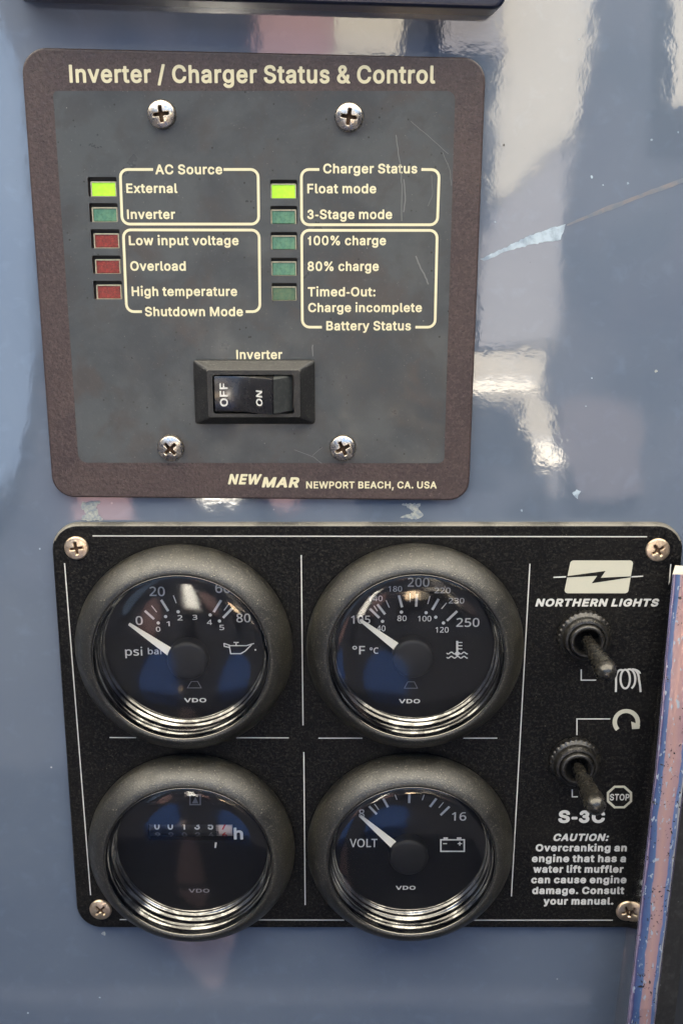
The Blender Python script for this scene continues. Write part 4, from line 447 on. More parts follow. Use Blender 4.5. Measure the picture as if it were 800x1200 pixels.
def letters(s, p0, p1, cap, z, F, shear=0., mb=None, space=.27, track=0.):
    """string s laid from point p0 to p1 (left and right end of its baseline, mm) with capitals cap mm high"""
    mb = mb or MB(); x = 0; items = []; xs = []
    for ch in s:
        if ch == ' ': x += space; continue
        adv, vs, tr = glyph(F, ch); items.append((x, vs, tr)); xs += [x + v[0] for v in vs]; x += adv + track
    x0, x1 = min(xs), max(xs); a = Vector(p0); d = Vector(p1) - a; sx = d.length / (x1 - x0); d.normalize(); n = Vector((-d.y, d.x)); sy = cap / .727
    for ox, vs, tr in items:
        P = [a + d * ((ox + vx - x0) * sx + shear * vy * sy) + n * (vy * sy) for vx, vy in vs]; fs = []
        for t in tr:
            A, B, D = (P[i] for i in t)
            fs.append(tuple(t) if (B.x - A.x) * (D.y - A.y) - (B.y - A.y) * (D.x - A.x) > 0 else tuple(t)[::-1])
        mb.add([(q.x, q.y, z) for q in P], fs)
    return mb
def pxtext(s, xl, yl, xr, yr, cappx, z, F, parent, off, m='cream', shear=0., name='lettering', **k):
    a = U(xl, yl, z); b = U(xr, yr, z); c = U(xl, yl - cappx, z)
    return letters(s, a, b, c[1] - a[1], z, F, shear, **k).build(name, m, parent, off=off)

rnd = random.Random(7)
# ------------------------------------------------------------------ the wall, the ground, and unseen surfaces added to shape light and reflections
def struct(o): o['kind'] = 'structure'; return o
mb = MB(); mb.add([(-900, -1100, 0), (900, -1100, 0), (900, 420, 0), (-900, 420, 0), (-900, -1100, -40), (900, -1100, -40), (900, 420, -40), (-900, 420, -40)],
                  [(0, 1, 2, 3), (5, 4, 7, 6), (4, 0, 3, 7), (1, 5, 6, 2), (3, 2, 6, 7), (4, 5, 1, 0)])
wall = struct(mb.build('wall', 'wall'))
M['deck'] = mat('grey_deck', (.035, .036, .042), .8, noise=[(.004, .4, .6, (.02, .02, .028), .6)])
M['canvas'] = mat('navy_canvas', (.028, .036, .055), .8, noise=[(.004, .4, .6, (.08, .08, .10), .8)])
M['hull'] = mat('cream_hull', (.74, .66, .52), .5)  # colours of the unseen slabs added to make reflections
M['hull_white'] = mat('white_hull', (.84, .80, .72), .4)
M['hull_grey'] = mat('grey_hull', (.40, .37, .36), .5)
M['skin_pink'] = mat('pale_pink_cloth', (.75, .50, .44), .8)
M['mauve'] = mat('mauve_canvas', (.16, .13, .135), .8)
M['rose'] = mat('faded_pink_canvas', (.45, .28, .27), .8)
def light_awning_mat():
    m = bpy.data.materials.new('cream_awning_cloth'); m.use_nodes = True; N = m.node_tree.nodes; L = m.node_tree.links; N.clear()
    o = N.new('ShaderNodeOutputMaterial'); a = N.new('ShaderNodeBsdfDiffuse'); b = N.new('ShaderNodeBsdfTranslucent'); x = N.new('ShaderNodeMixShader')
    a.inputs[0].default_value = (.9, .85, .74, 1); b.inputs[0].default_value = (.97, .90, .74, 1); x.inputs[0].default_value = .85
    L.new(a.outputs[0], x.inputs[1]); L.new(b.outputs[0], x.inputs[2]); L.new(x.outputs[0], o.inputs[0]); return m
M['awning'] = light_awning_mat()
mb = MB(); mb.add([(-30000, -1100, -20000), (30000, -1100, -20000), (30000, -1100, 30000), (-30000, -1100, 30000)], [(0, 3, 2, 1)]); struct(mb.build('ground', 'deck'))
mb = MB(); mb.add([(-1000, 470, 0), (800, 470, 0), (800, 540, 620), (-1000, 540, 620)], [(0, 1, 2, 3)]); struct(mb.build('awning', 'awning'))  # unseen cloth added overhead and sized for soft warm top light
ZB = 3000.0
for sx in (-1700, 1500):  # unseen side sheets added to cut sky fill from left and right
    mb = MB(); mb.walls(box(sx - 20, -1100, sx + 20, 1000), 0, ZB); struct(mb.build('side_wall', 'canvas'))
def oval(cx, cy, rx, ry, wob=.12):
    return [(cx + rx * (1 + wob * math.sin(3 * a + cx)) * math.cos(a), cy + ry * (1 + wob * math.cos(2 * a + cy)) * math.sin(a)) for a in [2 * math.pi * q / 36 for q in range(36)]]
mb = MB(); mb.walls(box(-2600, -1100, 2600, 1000), ZB, ZB + 60); mb.poly([box(-2600, -1100, 2600, 1000)], ZB); mb.poly([box(-2600, -1100, 2600, 1000)], ZB + 60); struct(mb.build('canvas_wall', 'canvas'))  # unseen dark backdrop added to keep the bright horizon out of reflections
def mirror_point(px, py, z):
    x, y = U(px, py, 0); return (x * (1 + z / CAMZ), y + (y - CAMY) * z / CAMZ)
def opposite(pts, m, z, name='cabin_side', depth=40):  # adds an unseen slab, shaped so its mirror image lands at these pixels
    q = [mirror_point(x, y, z) for x, y in pts]
    if sum(q[i - 1][0] * q[i][1] - q[i][0] * q[i - 1][1] for i in range(len(q))) < 0: q = q[::-1]
    mb = MB(); mb.poly([q], z); mb.poly([q], z + depth); mb.walls(q, z, z + depth); struct(mb.build(name, m))
opposite([(588, -70), (706, -70), (690, 60), (683, 118), (672, 160), (640, 185), (612, 215), (580, 240), (578, 140), (590, 60)], 'hull', ZB - 100)
opposite([(577, 250), (610, 222), (640, 192), (671, 168), (660, 262), (655, 400), (640, 405), (560, 405), (562, 300)], 'hull_grey', ZB - 100)
opposite([(520, 416), (642, 412), (640, 440), (632, 464), (648, 482), (652, 514), (622, 518), (600, 495), (570, 468), (520, 440)], 'hull', ZB - 100)
opposite([(520, 446), (628, 446), (624, 461), (520, 463)], 'hull_white', ZB - 200)
opposite([(627, 517), (656, 514), (661, 540), (642, 548), (627, 542)], 'hull_white', ZB - 200)
opposite([(632, 549), (656, 545), (655, 577), (634, 577)], 'hull_grey', ZB - 100)
opposite([(792, -70), (1100, -70), (1100, 140), (784, 122), (788, 60)], 'hull', ZB - 100)
opposite([(392, -70), (478, -70), (470, 66), (388, 70)], 'hull', ZB - 100)
opposite([(310, -70), (390, -70), (386, 70), (300, 75)], 'rose', ZB - 100)
opposite([(520, -70), (586, -70), (588, 60), (520, 60)], 'hull_grey', ZB - 110)
opposite([(190, 1098), (275, 1098), (262, 1128), (266, 1142), (258, 1150), (262, 1160), (246, 1168), (236, 1150), (214, 1132), (208, 1112)], 'skin_pink', ZB * .4)
opposite([(662, 470), (700, 466), (745, 480), (752, 500), (748, 540), (756, 576), (720, 586), (676, 580), (664, 540), (656, 500)], 'mauve', ZB - 60)
0 and opposite([(232, 340), (296, 340), (300, 640), (245, 640)], 'hull_white', ZB - 150)
opposite([(450, 470), (530, 480), (525, 545), (455, 540)], 'hull', ZB - 150)
M['blue_cloth'] = mat('blue_cloth', (.06, .14, .40), .8)
opposite(oval(150, 850, 58, 110), 'blue_cloth', 1800, 'blue_cushion')  # unseen patch added to put blue into the gauge glass reflections
opposite(oval(226, 1030, 34, 110), 'skin_pink', 1400, 'pink_cushion')  # unseen patch added for a pink reflection in the gauge glass
opposite(oval(400, 860, 70, 120), 'blue_cloth', 1800, 'blue_cushion')

opposite(oval(330, 520, 30, 80), 'rose', ZB - 150)
opposite(oval(120, 620, 34, 80), 'rose', ZB - 900)

M['pale_blue'] = mat('pale_blue_canvas', (.17, .24, .36), .8)
opposite(oval(-20, 300, 62, 290, .05), 'pale_blue', ZB - 120)
opposite(oval(-20, 1120, 45, 130, .05), 'rose', ZB - 1200)

M['satin_steel'] = mat('satin_steel', (.80, .78, .72), .52, metal=1)
M['dull_steel'] = mat('dull_steel', (.72, .66, .55), .64, metal=1)
M['brass'] = mat('satin_brass', (.88, .68, .45), .50, metal=1)
def glint(px, py, wpx, hpx, z, m, turn=0.):
    """a satin metal fitting behind the camera that throws the sun towards the panels"""
    x, y = mirror_point(px, py, z); c = Vector((x, y, z)); ux, uy = U(px, py, 0)
    a = (Vector((ux, uy, 0)) - c).normalized(); s = Vector((sdir.x, sdir.z, -sdir.y)).normalized(); n = (a + s).normalized()
    u = Vector((0, 1, 0)).cross(n).normalized(); v = n.cross(u); k = (z + CAMZ) / FPX / 2
    u, v = u * math.cos(turn) + v * math.sin(turn), v * math.cos(turn) - u * math.sin(turn)
    mb = MB(); P = [c + u * wpx * k * X + v * hpx * k * Y * 1.15 + n * T for T in (0, -25) for X, Y in ((-1, -1), (.9, -1), (1, -.8), (1, .85), (.8, 1), (-.9, 1), (-1, .8))]
    mb.add([tuple(p) for p in P], [tuple(range(7)), tuple(range(7, 14))[::-1]] + [(i, i + 7, (i + 1) % 7 + 7, (i + 1) % 7) for i in range(7)]); struct(mb.build('metal_fitting', m))
glint(256, 455, 46, 240, 2750, 'satin_steel', .04)
glint(641, 531, 24, 22, 2750, 'dull_steel')
glint(585, 453, 84, 8, 2750, 'dull_steel', .05)
glint(468, 505, 50, 60, 2750, 'brass')
glint(206, 885, 24, 60, 2000, 'brass')


# ------------------------------------------------------------------ screws
def screw_mesh(R, H, dome, m):
    mb = MB(); seg, rings = 120, 26
    def hz(x, y):
        r = math.hypot(x, y) / R
        z = H + dome * (1 - r * r) if r < .86 else (H + dome * (1 - .74)) * math.sqrt(max(0, 1 - ((r - .86) / .14) ** 2))
        def arm(u, v): return min(1, max(0, (.105 * R - abs(u)) / (.05 * R) + .5)) * min(1, max(0, (.56 * R - abs(v)) / (.07 * R)))
        s = max(arm(x, y), arm(y, x), min(1, max(0, (.24 * R - (abs(x) + abs(y)) * .75) / (.05 * R))))
        return z - s * (H * .72 + dome) * (1 - .45 * r), s
    vs = [(0, 0, hz(0, 0)[0])]; cr = [1]
    for k in range(1, rings + 1):
        for i in range(seg):
            a = 2 * math.pi * i / seg; r = R * k / rings; x, y = r * math.cos(a), r * math.sin(a); z, s = hz(x, y); vs.append((x, y, z)); cr.append(s)
    fs = [(0, 1 + i, 1 + (i + 1) % seg) for i in range(seg)]
    for k in range(rings - 1):
        b = 1 + k * seg
        for i in range(seg):
            j = (i + 1) % seg; fs.append((b + i, b + seg + i, b + seg + j, b + j))
    mb.add(vs, fs); o = mb.build('screw', m, None, smooth=True)
    o.data.materials.append(M['rust'])
    for p in o.data.polygons:
        if min(cr[v] for v in p.vertices) > .55: p.material_index = 1
    return o
def place_screw(src, parent, x, y, z, rot, off, first):
    o = src if first else src.copy()
    if not first: C.objects.link(o)
    o.parent = parent; o.location = [(x - off[0]) * MM, (y - off[1]) * MM, (z - off[2]) * MM]; o.rotation_euler = (rnd.uniform(-.05, .05), rnd.uniform(-.05, .05), rot)
    return o

# ------------------------------------------------------------------ upper panel
Z1 = 2.0
O1 = (-23.0, 4.0, 0.0)
P1 = thing('inverter_panel', *O1, 'square brown bordered status panel with indicator lights and one rocker switch', 'control panel')
outer1 = rrect([(-83.6, 5.0), (36.9, 4.0), (37.9, 124.6), (-83.9, 127.2)], [6.5, 6, 6, 6.5], 10)
leds = [(104, 207.5, 136.6, 230.4, 'lit'), (105.8, 238, 137.8, 260.3, 'teal'), (107.6, 268.6, 140, 291, 'red'), (109.2, 299.4, 141.4, 320.8, 'red'), (110.6, 329, 142.8, 350.8, 'red'),
        (316.8, 210.5, 348.2, 232.6, 'lit'), (317, 241.2, 348.2, 262.6, 'teal'), (317.4, 271.8, 348.2, 292.6, 'teal'), (317.8, 302, 348.2, 323.2, 'teal'), (318.4, 331.6, 347.8, 352.4, 'olive')]
holes = []
for x0, y0, x1, y1, k in leds:
    a = U(x0, y1, Z1); b = U(x1, y0, Z1); holes.append(rrect(box(a[0], a[1], b[0], b[1]), .35, 2))
hs = U(300, 460, Z1)
mb = MB(); mb.slab(outer1, holes, 0, Z1, .55)
o = mb.build('faceplate', 'brown', P1, off=O1)
o.data.materials.append(M['edge'])
for p in o.data.polygons:
    zc = sum(o.data.vertices[i].co.z for i in p.vertices) / len(p.vertices)
    if zc < (Z1 - .3) * MM and abs(p.normal.z) < .6 and (p.normal.x < -.3 or p.normal.y < -.7): p.material_index = 1
field = rrect([(-75.5, 15.4), (29.5, 15.2), (30.0, 116.4), (-76.1, 116.4)], [2.6, 1.8, 2.2, 1.2], 6)
mb = MB(); mb.poly([field] + holes, Z1 + .04); mb.build('printed_field', 'grey', P1, off=O1)
led0 = {}
for (x0, y0, x1, y1, k), h in zip(leds, holes):
    a = U(x0, y1, Z1); b = U(x1, y0, Z1); wd = b[0] - a[0]; hd = b[1] - a[1]; cx = (a[0] + b[0]) / 2; cy = (a[1] + b[1]) / 2
    if 'base' not in led0:
        mb = MB(); mb.slab(rrect(box(-3.5, -2.6, 3.5, 1.55), .25, 2), [rrect(box(-3.16, -2.26, 3.16, 1.22), .15, 2)], .35, 1.5, .1)
        led0['base'] = mb.build('indicator_light', 'bezel_led', P1); src = led0['base']; o = src
        mb = MB(); mb.slab(box(-wd / 2 - .5, -hd / 2 - .4, wd / 2 + .5, hd / 2 + .4), [], .08, .33); mb.build('socket', 'socket', o)
    else:
        o = led0['base'].copy(); C.objects.link(o); o.parent = P1
        s = [c for c in bpy.data.objects if c.parent == led0['base'] and c.name.startswith('socket')][0].copy(); C.objects.link(s); s.parent = o
    if k not in led0:
        mb = MB(); mb.slab(rrect(box(-3.14, -2.24, 3.14, 1.20), .15, 2), [], .35, 1.30, .2); led0[k] = mb.build('lens', k, o)
    else:
        l = led0[k].copy(); C.objects.link(l); l.parent = o
    dx = .18 if x0 < 200 else -.12
    o.location = ((cx + dx - O1[0]) * MM, (cy - .15 - O1[1]) * MM, 0)
    o['label'] = {'lit': 'lit bright green light', 'teal': 'unlit green light', 'olive': 'unlit dull green light', 'red': 'unlit red light'}[k]
ZT = Z1 + .09
def t1(s, xl, xr, yb, cap, m='cream', F=None, **k):
    pxtext(s, xl, yb, xr, yb, cap, ZT, F or FONT_B, P1, O1, m, **k)
pxtext('Inverter / Charger Status & Control', 82, 97, 509.5, 98, 21.2, ZT, FONT_B, P1, O1)
for a in (('AC Source', 182.3, 260.6, 204.3, 11.6), ('External', 148.4, 208.2, 226.2, 11.2), ('Inverter', 149.3, 205.5, 256.7, 11.2), ('Low input voltage', 151.4, 279.7, 287.4, 11.2),
          ('Overload', 153, 217.9, 317.3, 11.2), ('High temperature', 154.7, 278, 347, 11.2), ('Shutdown Mode', 170.2, 284.8, 370.6, 11), ('Charger Status', 378.6, 488.6, 203.2, 11.4),
          ('Float mode', 360, 440.6, 226.6, 11.3), ('3-Stage mode', 360, 459.2, 256.8, 11.3), ('100% charge', 360.6, 452, 287.4, 11.2), ('80% charge', 360.3, 443.6, 317.6, 11.2),
          ('Timed-Out:', 360.6, 439.7, 347.4, 11), ('Charge incomplete', 361, 494, 365.8, 10.8), ('Battery Status', 382.2, 481.2, 387.2, 11), ('Inverter', 277, 330.8, 421, 11)):
    t1(*a)
letters('NEW', U(267, 567.6, ZT), U(304, 567.8, ZT), 3.1, ZT, FONT_H, .25).build('lettering', 'cream', P1, off=O1)
mb = letters('MAR', U(306.5, 571.2, ZT), U(349, 571.4, ZT), 3.1, ZT, FONT_H, .25)
mb.build('lettering', 'cream', P1, off=O1)
t1('NEWPORT BEACH, CA. USA', 358.7, 511.3, 572.4, 8.2)
def frame_line(c, r, gap, top, name='printed_frame'):
    """rounded box outline with a gap for its title; c = TL, TR, BR, BL pixels"""
    P = [U(*q, ZT) for q in c]; lp = rrect([P[3], P[2], P[1], P[0]], r, 5)      # ccw from bottom left
    yg = (P[0][1] + P[1][1]) / 2 if top else (P[2][1] + P[3][1]) / 2
    gy = c[0][1] if top else c[3][1]
    g0 = U(gap[0], gy, ZT); g1 = U(gap[1], gy, ZT)
    n = len(lp)                                                                # find the long edge to open
    if top: k = 3 * 6 - 1                                                     # edge TR -> TL
    else: k = 6 - 1                                                           # edge BL -> BR
    seq = [lp[(k + 1 + i) % n] for i in range(n)]
    first, last = (g0, g1) if top else (g1, g0)
    seq = [first] + seq + [last]
    mb = MB(); mb.ribbon(seq, .72, ZT); mb.build(name, 'cream', P1, off=O1)
frame_line([(141.0, 198.6), (302.4, 198.6), (303.2, 262.6), (143.4, 262.6)], 2.0, (179.5, 262), True)
frame_line([(144.6, 269.4), (303.6, 269.6), (304.6, 365.2), (148.6, 365.2)], 2.0, (166.5, 288), False)
frame_line([(353.0, 198.6), (514.4, 198.8), (512.2, 263.4), (353.4, 263.4)], 2.0, (374, 493.5), True)
frame_line([(353.4, 269.9), (512.0, 270.0), (509.4, 383.4), (354.2, 383.4)], 2.0, (377, 486.5), False)
# screws
s1 = screw_mesh(3.85, 1.25, .9, 'steel')
for i, (px, py, rot) in enumerate(((190, 134, .12), (409, 137, -.15), (200.5, 524.5, .75), (401.5, 524.5, .45))):
    x, y = U(px, py, Z1); place_screw(s1, P1, x, y, Z1 + .04, rot, O1, i == 0)
# scratches worn through the grey print
for pts, wd in (([(464, 158), (466, 175), (469, 196), (471, 222), (470, 268)], .22), ([(473, 210), (475, 235), (472, 252)], .3), ([(487, 300), (492, 313), (497, 322), (503, 336)], .38),
                ([(481, 142), (500, 158), (531, 186)], .12), ([(518, 178), (527, 200), (529, 222)], .12), ([(505, 205), (507, 228), (500, 245)], .10), ([(366, 534), (380, 522)], .12), ([(345, 527), (368, 536), (379, 545)], .14), ([(366, 404), (367, 421)], .3)):
    q = []
    for (xa, ya), (xb, yb) in zip(pts, pts[1:]):
        for k in range(5): t = k / 5; q.append(U(xa + (xb - xa) * t + rnd.uniform(-.4, .4), ya + (yb - ya) * t, ZT + .01))
    mb = MB(); mb.ribbon(q, wd, ZT + .012); mb.build('scratch', 'scratch', P1, off=O1)
# rocker switch
def rocker():
    z0 = Z1 + .05; zf = 5.4
    A = U(229.5, 496, z0); B = U(368.5, 421.5, z0); cx = (A[0] + B[0]) / 2; cy = (A[1] + B[1]) / 2; W = (B[0] - A[0]) / 2; H = (B[1] - A[1]) / 2
    lo = rrect(box(-W, -H, W, H), .8, 5)
    Wi, Hi = 13.3, 7.0
    # raised frame: a flank rising to a front whose ends bow outwards
    mid = []
    for (x, y) in rrect(box(-W + .15, -H + .15, W - .15, H - .15), .8, 5): mid.append((x, y))
    hi = []
    for (x, y) in rrect(box(-Wi, -Hi, Wi, Hi), 1.0, 5): hi.append((x, y))
    hole = rrect(box(-11.5, -5.7, 11.3, 5.4), .9, 5)
    mb = MB(); mb.walls(lo, z0, z0 + .9); mb.bridge(lo, z0 + .9, mid, z0 + 1.1); mb.bridge(mid, z0 + 1.1, hi, zf - .3); hi2 = inset(hi, .35); mb.bridge(hi, zf - .3, hi2, zf)
    mb.poly([hi2, hole], zf); mb.walls(hole, z0, zf, True)
    oo = mb.build('rocker_switch', 'rocker_frame', P1, loc=(cx - O1[0], cy - O1[1], 0))
    # rocker: pressed at the OFF end, proud at the ON end, face slightly hollow
    mb = MB(); n = 26; xs = [-11.0 + (5.2 + 11.0) * k / n for k in range(n + 1)]
    def zt(x):
        t = (x + 11.0) / 16.2; return 5.0 + 4.6 * t ** 1.0 - 2.0 * math.sin(math.pi * t) ** 1.0
    prof = [(x, zt(x)) for x in xs] + [(5.55, zt(5.2) - .15), (5.75, zt(5.2) - .45)]
    prof = [(-11.2, 4.6)] + prof
    ys = [-5.35, -5.15, -4.9, 4.6, 4.85, 5.05]; dz = [-.7, -.12, 0, 0, -.12, -.7]
    m = len(prof)
    vs = [(x, y, z + d) for y, d in zip(ys, dz) for x, z in prof]; fs = []
    for j in range(len(ys) - 1):
        for i in range(m - 1): fs.append((j * m + i, j * m + i + 1, (j + 1) * m + i + 1, (j + 1) * m + i))
    mb.add(vs, fs)
    for y, d, fl in ((ys[0], dz[0], False), (ys[-1], dz[-1], True)):
        vs = [(x, y, z + d) for x, z in prof] + [(x, y, 2.2) for x, z in prof]
        f2 = [(i, m + i, m + i + 1, i + 1) for i in range(m - 1)]
        mb.add(vs, f2 if not fl else [f[::-1] for f in f2])
    mb.add([(-11.2, ys[0], 3.9), (-11.2, ys[-1], 3.9), (-11.2, ys[-1], 2.2), (-11.2, ys[0], 2.2)], [(0, 1, 2, 3)])
    ef = MB(); q0 = (5.75, zt(5.2) - .45); q1 = (10.7, 4.0)
    ef.add([(q0[0], ys[0], q0[1] - .7), (q1[0], ys[0], q1[1] - .7), (q1[0], ys[2], q1[1]), (q0[0], ys[2], q0[1]), (q0[0], ys[3], q0[1]), (q1[0], ys[3], q1[1]), (q1[0], ys[-1], q1[1] - .7), (q0[0], ys[-1], q0[1] - .7), (q0[0], ys[0], 2.2), (q1[0], ys[0], 2.2), (q0[0], ys[-1], 2.2), (q1[0], ys[-1], 2.2)],
           [(0, 1, 2, 3), (3, 2, 5, 4), (4, 5, 6, 7), (0, 8, 9, 1), (7, 6, 11, 10)])
    ef.build('rocker_end_face', 'rocker_end', oo)
    mb.add([(10.6, ys[0], 3.5), (10.6, ys[-1], 3.5), (10.6, ys[-1], 2.2), (10.6, ys[0], 2.2)], [(3, 2, 1, 0)])
    r = mb.build('rocker', 'rocker', oo, smooth=True)
    md = r.modifiers.new('split', 'EDGE_SPLIT'); md.split_angle = math.radians(40)
    for s, x, y0, y1, cap in (('OFF', -7.4, -3.7, 2.9, 2.2), ('ON', 2.5, -3.1, 1.3, 1.8)):
        mb = letters(s, (x, y0), (x, y1), cap, 0, FONT_B); mb.v = [(a, b, zt(a) + .05) for a, b, c in mb.v]; mb.build('lettering', 'white', oo)
rocker()

# ------------------------------------------------------------------ lower panel
Z2 = 2.6
O2 = (7.0, -140.0, 0.0)
P2 = thing('gauge_panel', *O2, 'wide black engine gauge panel with four round gauges and two toggle switches', 'instrument panel')
outer2 = rrect([(-85.2, -139.6), (100, -139.6), (100, -3.0), (-84.8, -3.0)], 8.0, 12)
GC = [(-46.9, -41.0), (21.9, -40.7), (-47.0, -108.9), (21.6, -108.6)]
mb = MB(); mb.slab(outer2, [[(gx + 23.2 * math.cos(2 * math.pi * i / 48), gy + 23.2 * math.sin(2 * math.pi * i / 48)) for i in range(48)] for gx, gy in GC], 0, Z2, .9); o = mb.build('faceplate', 'plate', P2, off=O2)
o.data.materials.append(M['worn'])
for p in o.data.polygons:
    zc = sum(o.data.vertices[i].co.z for i in p.vertices) / len(p.vertices)
    if zc < (Z2 - .12) * MM and o.data.vertices[p.vertices[0]].co.y > 130 * MM and p.normal.y > .2: p.material_index = 1
ZL = Z2 + .05
for a, b in (((108.7, 628), (757.6, 629)), ((75.9, 660), (106.4, 1049)), ((352.9, 650.5), (355, 850)), ((355.9, 881.4), (357.5, 1060.6)), ((128.6, 864.3), (159.8, 864.4)), ((276.8, 864.5), (338.3, 864.7)),
             ((373, 865), (424.5, 865)), ((542.5, 865), (582.3, 865)), ((620.5, 660.6), (598.8, 1050.5)), ((140.6, 1077.6), (150, 1077.6)), ((302, 1078), (403, 1078.2)), ((554.5, 1078.3), (717.5, 1078.3))):
    mb = MB(); mb.ribbon([U(*a, ZL), U(*b, ZL)], .34, ZL); mb.build('printed_line', 'white', P2, off=O2)
mb = MB(); mb.ribbon([(96.8, -15.2), (96.8, -127.3)], .34, ZL); mb.build('printed_line', 'white', P2, off=O2)
s2 = screw_mesh(3.6, .55, .35, 'zinc')
for i, (x, y, rot) in enumerate(((-77.6, -10.2, .15), (92.6, -10.8, .6), (-77.4, -132.5, .75), (91.8, -133, .3))):
    place_screw(s2, P2, x, y, Z2 + .0, rot, O2, i == 0)
def c5(x, y): return U(600 + x / 4, 630 + y / 4, ZL)
def c6(x, y): return U(600 + x / 4, 820 + y / 4, ZL)
mb = MB(); mb.poly([rrect([c5(241, 261), c5(541, 261), c5(567, 107), c5(273, 107)], 1.0, 5)], ZL); logo = mb.build('emblem', 'offwhite', P2, off=O2)
mb = MB(); mb.poly([[c5(*p)[:2] for p in ((250, 187), (250, 181), (436, 156), (414, 188), (560, 181), (560, 185), (371, 214), (397, 179))]], ZL + .03); mb.build('bolt', 'plate', logo, off=(0, 0, 0) if 0 else (0, 0, 0)).location = [-c * MM for c in O2]
mb = MB(); mb.poly([[c5(*p) for p in ((192, 183), (252, 180), (252, 187), (192, 189))]], ZL + .03); mb.poly([[c5(*p) for p in ((552, 181), (612, 178), (612, 183), (552, 187))]], ZL + .03)
mb.build('bolt_tip', 'white', P2, off=O2)
pxtext('NORTHERN LIGHTS', 626.6, 710.8, 769.8, 710.8, 9.2, ZL, FONT_H, P2, O2, 'white', shear=.22)
mb = MB(); mb.ribbon([c5(322, 618), c5(322, 668), c5(392, 668)], .38, ZL); mb.build('printed_line', 'white', P2, off=O2)
# coil symbol
mb = MB(); E = lambda cx, cy, rx, ry, a0, a1, n=26: [c5(cx + rx * math.cos(math.radians(a0 + (a1 - a0) * i / n)), cy - ry * math.sin(math.radians(a0 + (a1 - a0) * i / n))) for i in range(n + 1)]
mb.ribbon([c5(484, 724), c5(485, 690)] + E(508, 660, 23, 40, 180, 60, 12), .62, ZL); mb.ribbon(E(528, 663, 22, 44, 0, 360, 30), .62, ZL + .004)
mb.ribbon(E(548, 663, 27, 46, 110, -70, 20), .62, ZL + .008); mb.ribbon(E(562, 663, 30, 46, 95, 0, 14) + [c5(597, 690), c5(600, 724)], .62, ZL + .012); mb.ribbon(E(556, 640, 42, 24, 70, 5, 10), .5, ZL + .016)
mb.build('coil_symbol', 'white', P2, off=O2)
mb = MB(); mb.ribbon([c6(302, 166), c6(302, 90), c6(458, 90)], .38, ZL); mb.ribbon([c6(280, 420), c6(280, 455), c6(306, 455)], .38, ZL); mb.ribbon([c6(414, 455), c6(427, 455)], .38, ZL); mb.build('printed_line', 'white', P2, off=O2)
mb = MB(); mb.ribbon([c6(533 + 54 * math.cos(math.radians(a)), 105 - 52 * math.sin(math.radians(a))) for a in range(222, -24, -6)], 1.35, ZL)
mb.poly([[c6(*p) for p in ((556, 102), (560, 138), (594, 136), (598, 118))][::-1]], ZL + .006); mb.build('arrow_symbol', 'offwhite', P2, off=O2)
mb = MB(); mb.ribbon([c6(501 + 58 * math.cos(math.radians(22.5 + 45 * i)), 456 + 52 * math.sin(math.radians(22.5 + 45 * i))) for i in range(8)], .75, ZL, True); mb.build('stop_sign_symbol', 'offwhite', P2, off=O2)
pxtext('STOP', 713.8, 938, 736.6, 938, 7.6, ZL, FONT_B, P2, O2, 'white')
pxtext('S-3C', 653.4, 964.4, 707.8, 964.4, 14.8, ZL, FONT_H, P2, O2, 'white')
for s, xl, xr, yb in (('CAUTION:', 647, 711.5, 985.6), ('Overcranking an', 627, 733.6, 997.8), ('engine that has a', 622.5, 732.6, 1010.4), ('water lift muffler', 624.2, 729.6, 1022.8),
                      ('can cause engine', 621.8, 733.2, 1035.2), ('damage. Consult', 623, 730.6, 1047.8), ('your manual.', 636.2, 718, 1060.2)):
    pxtext(s, xl, yb, xr, yb, 8.6, ZL, FONT_H, P2, O2, 'white', shear=.2 if s[0] == 'C' else 0)

# gauges -------------------------------------------------------------
ZD = 3.0; ZG = 13.0
def gauge(gx, gy, first=None):
    loc = (gx - O2[0], gy - O2[1], 0)
    if first is None:
        mb = MB(); mb.lathe([(31.7, Z2), (32.2, 3.4), (32.4, 4.6), (32.3, 6.0), (31.8, 7.5), (30.9, 9.2), (29.8, 10.8), (28.6, 12.1), (27.5, 12.9), (26.6, 13.25), (26.1, 13.2), (25.9, 12.9), (25.8, 12.2)], 128)
        g = mb.build('gauge', 'bezel', P2, loc=loc, smooth=True)
        mb = MB(); pr = [(25.9, 12.6)]
        for k in range(61):
            t = k / 60; z = 12.2 - (12.2 - ZD) * t; pr.append((25.55 - 1.9 * t + .30 * math.sin(t * t * 14 + t * 7 + .4) + .07 * math.sin(t * 47) * (1 - t), z))
        mb.lathe(pr, 128, rmod=lambda i, k: 1 + .0035 * math.sin(i / 128 * 2 * math.pi * 3 + k * .11) + .002 * math.sin(i / 128 * 2 * math.pi * 7 + k * .3)); mb.build('gauge_well', 'well', g, smooth=True)
        mb = MB(); mb.lathe([(25.95, 12.9), (25.9, 13.08), (25.8, 13.18), (25.68, 13.15), (25.6, 13.0)], 128); mb.build('glass_rim', 'rim', g, smooth=True)
        mb = MB(); mb.lathe([(25.6 * math.sin(math.pi / 2 * k / 14), ZG - .35 + 1.5 * (math.cos(math.pi / 2 * k / 14) ** 1.0) * 1.0) for k in range(14, 0, -1)] + [(.01, ZG + 1.15)], 96)
        mb.build('crystal', 'glass', g, smooth=True)
    else:
        g = first.copy(); C.objects.link(g); g.location = [c * MM for c in loc]
        for ch in [k for k in bpy.data.objects if k.parent == first and k.name.split('.')[0] in ('gauge_well', 'glass_rim', 'crystal')]:
            c = ch.copy(); C.objects.link(c); c.parent = g; c.rotation_euler = (0, 0, gx * 1.3 + gy)
    return g
GC = [(-46.9, -41.0), (21.9, -40.7), (-47.0, -108.9), (21.6, -108.6)]
G = []
for i, (x, y) in enumerate(GC): G.append(gauge(x, y, G[0] if G else None))
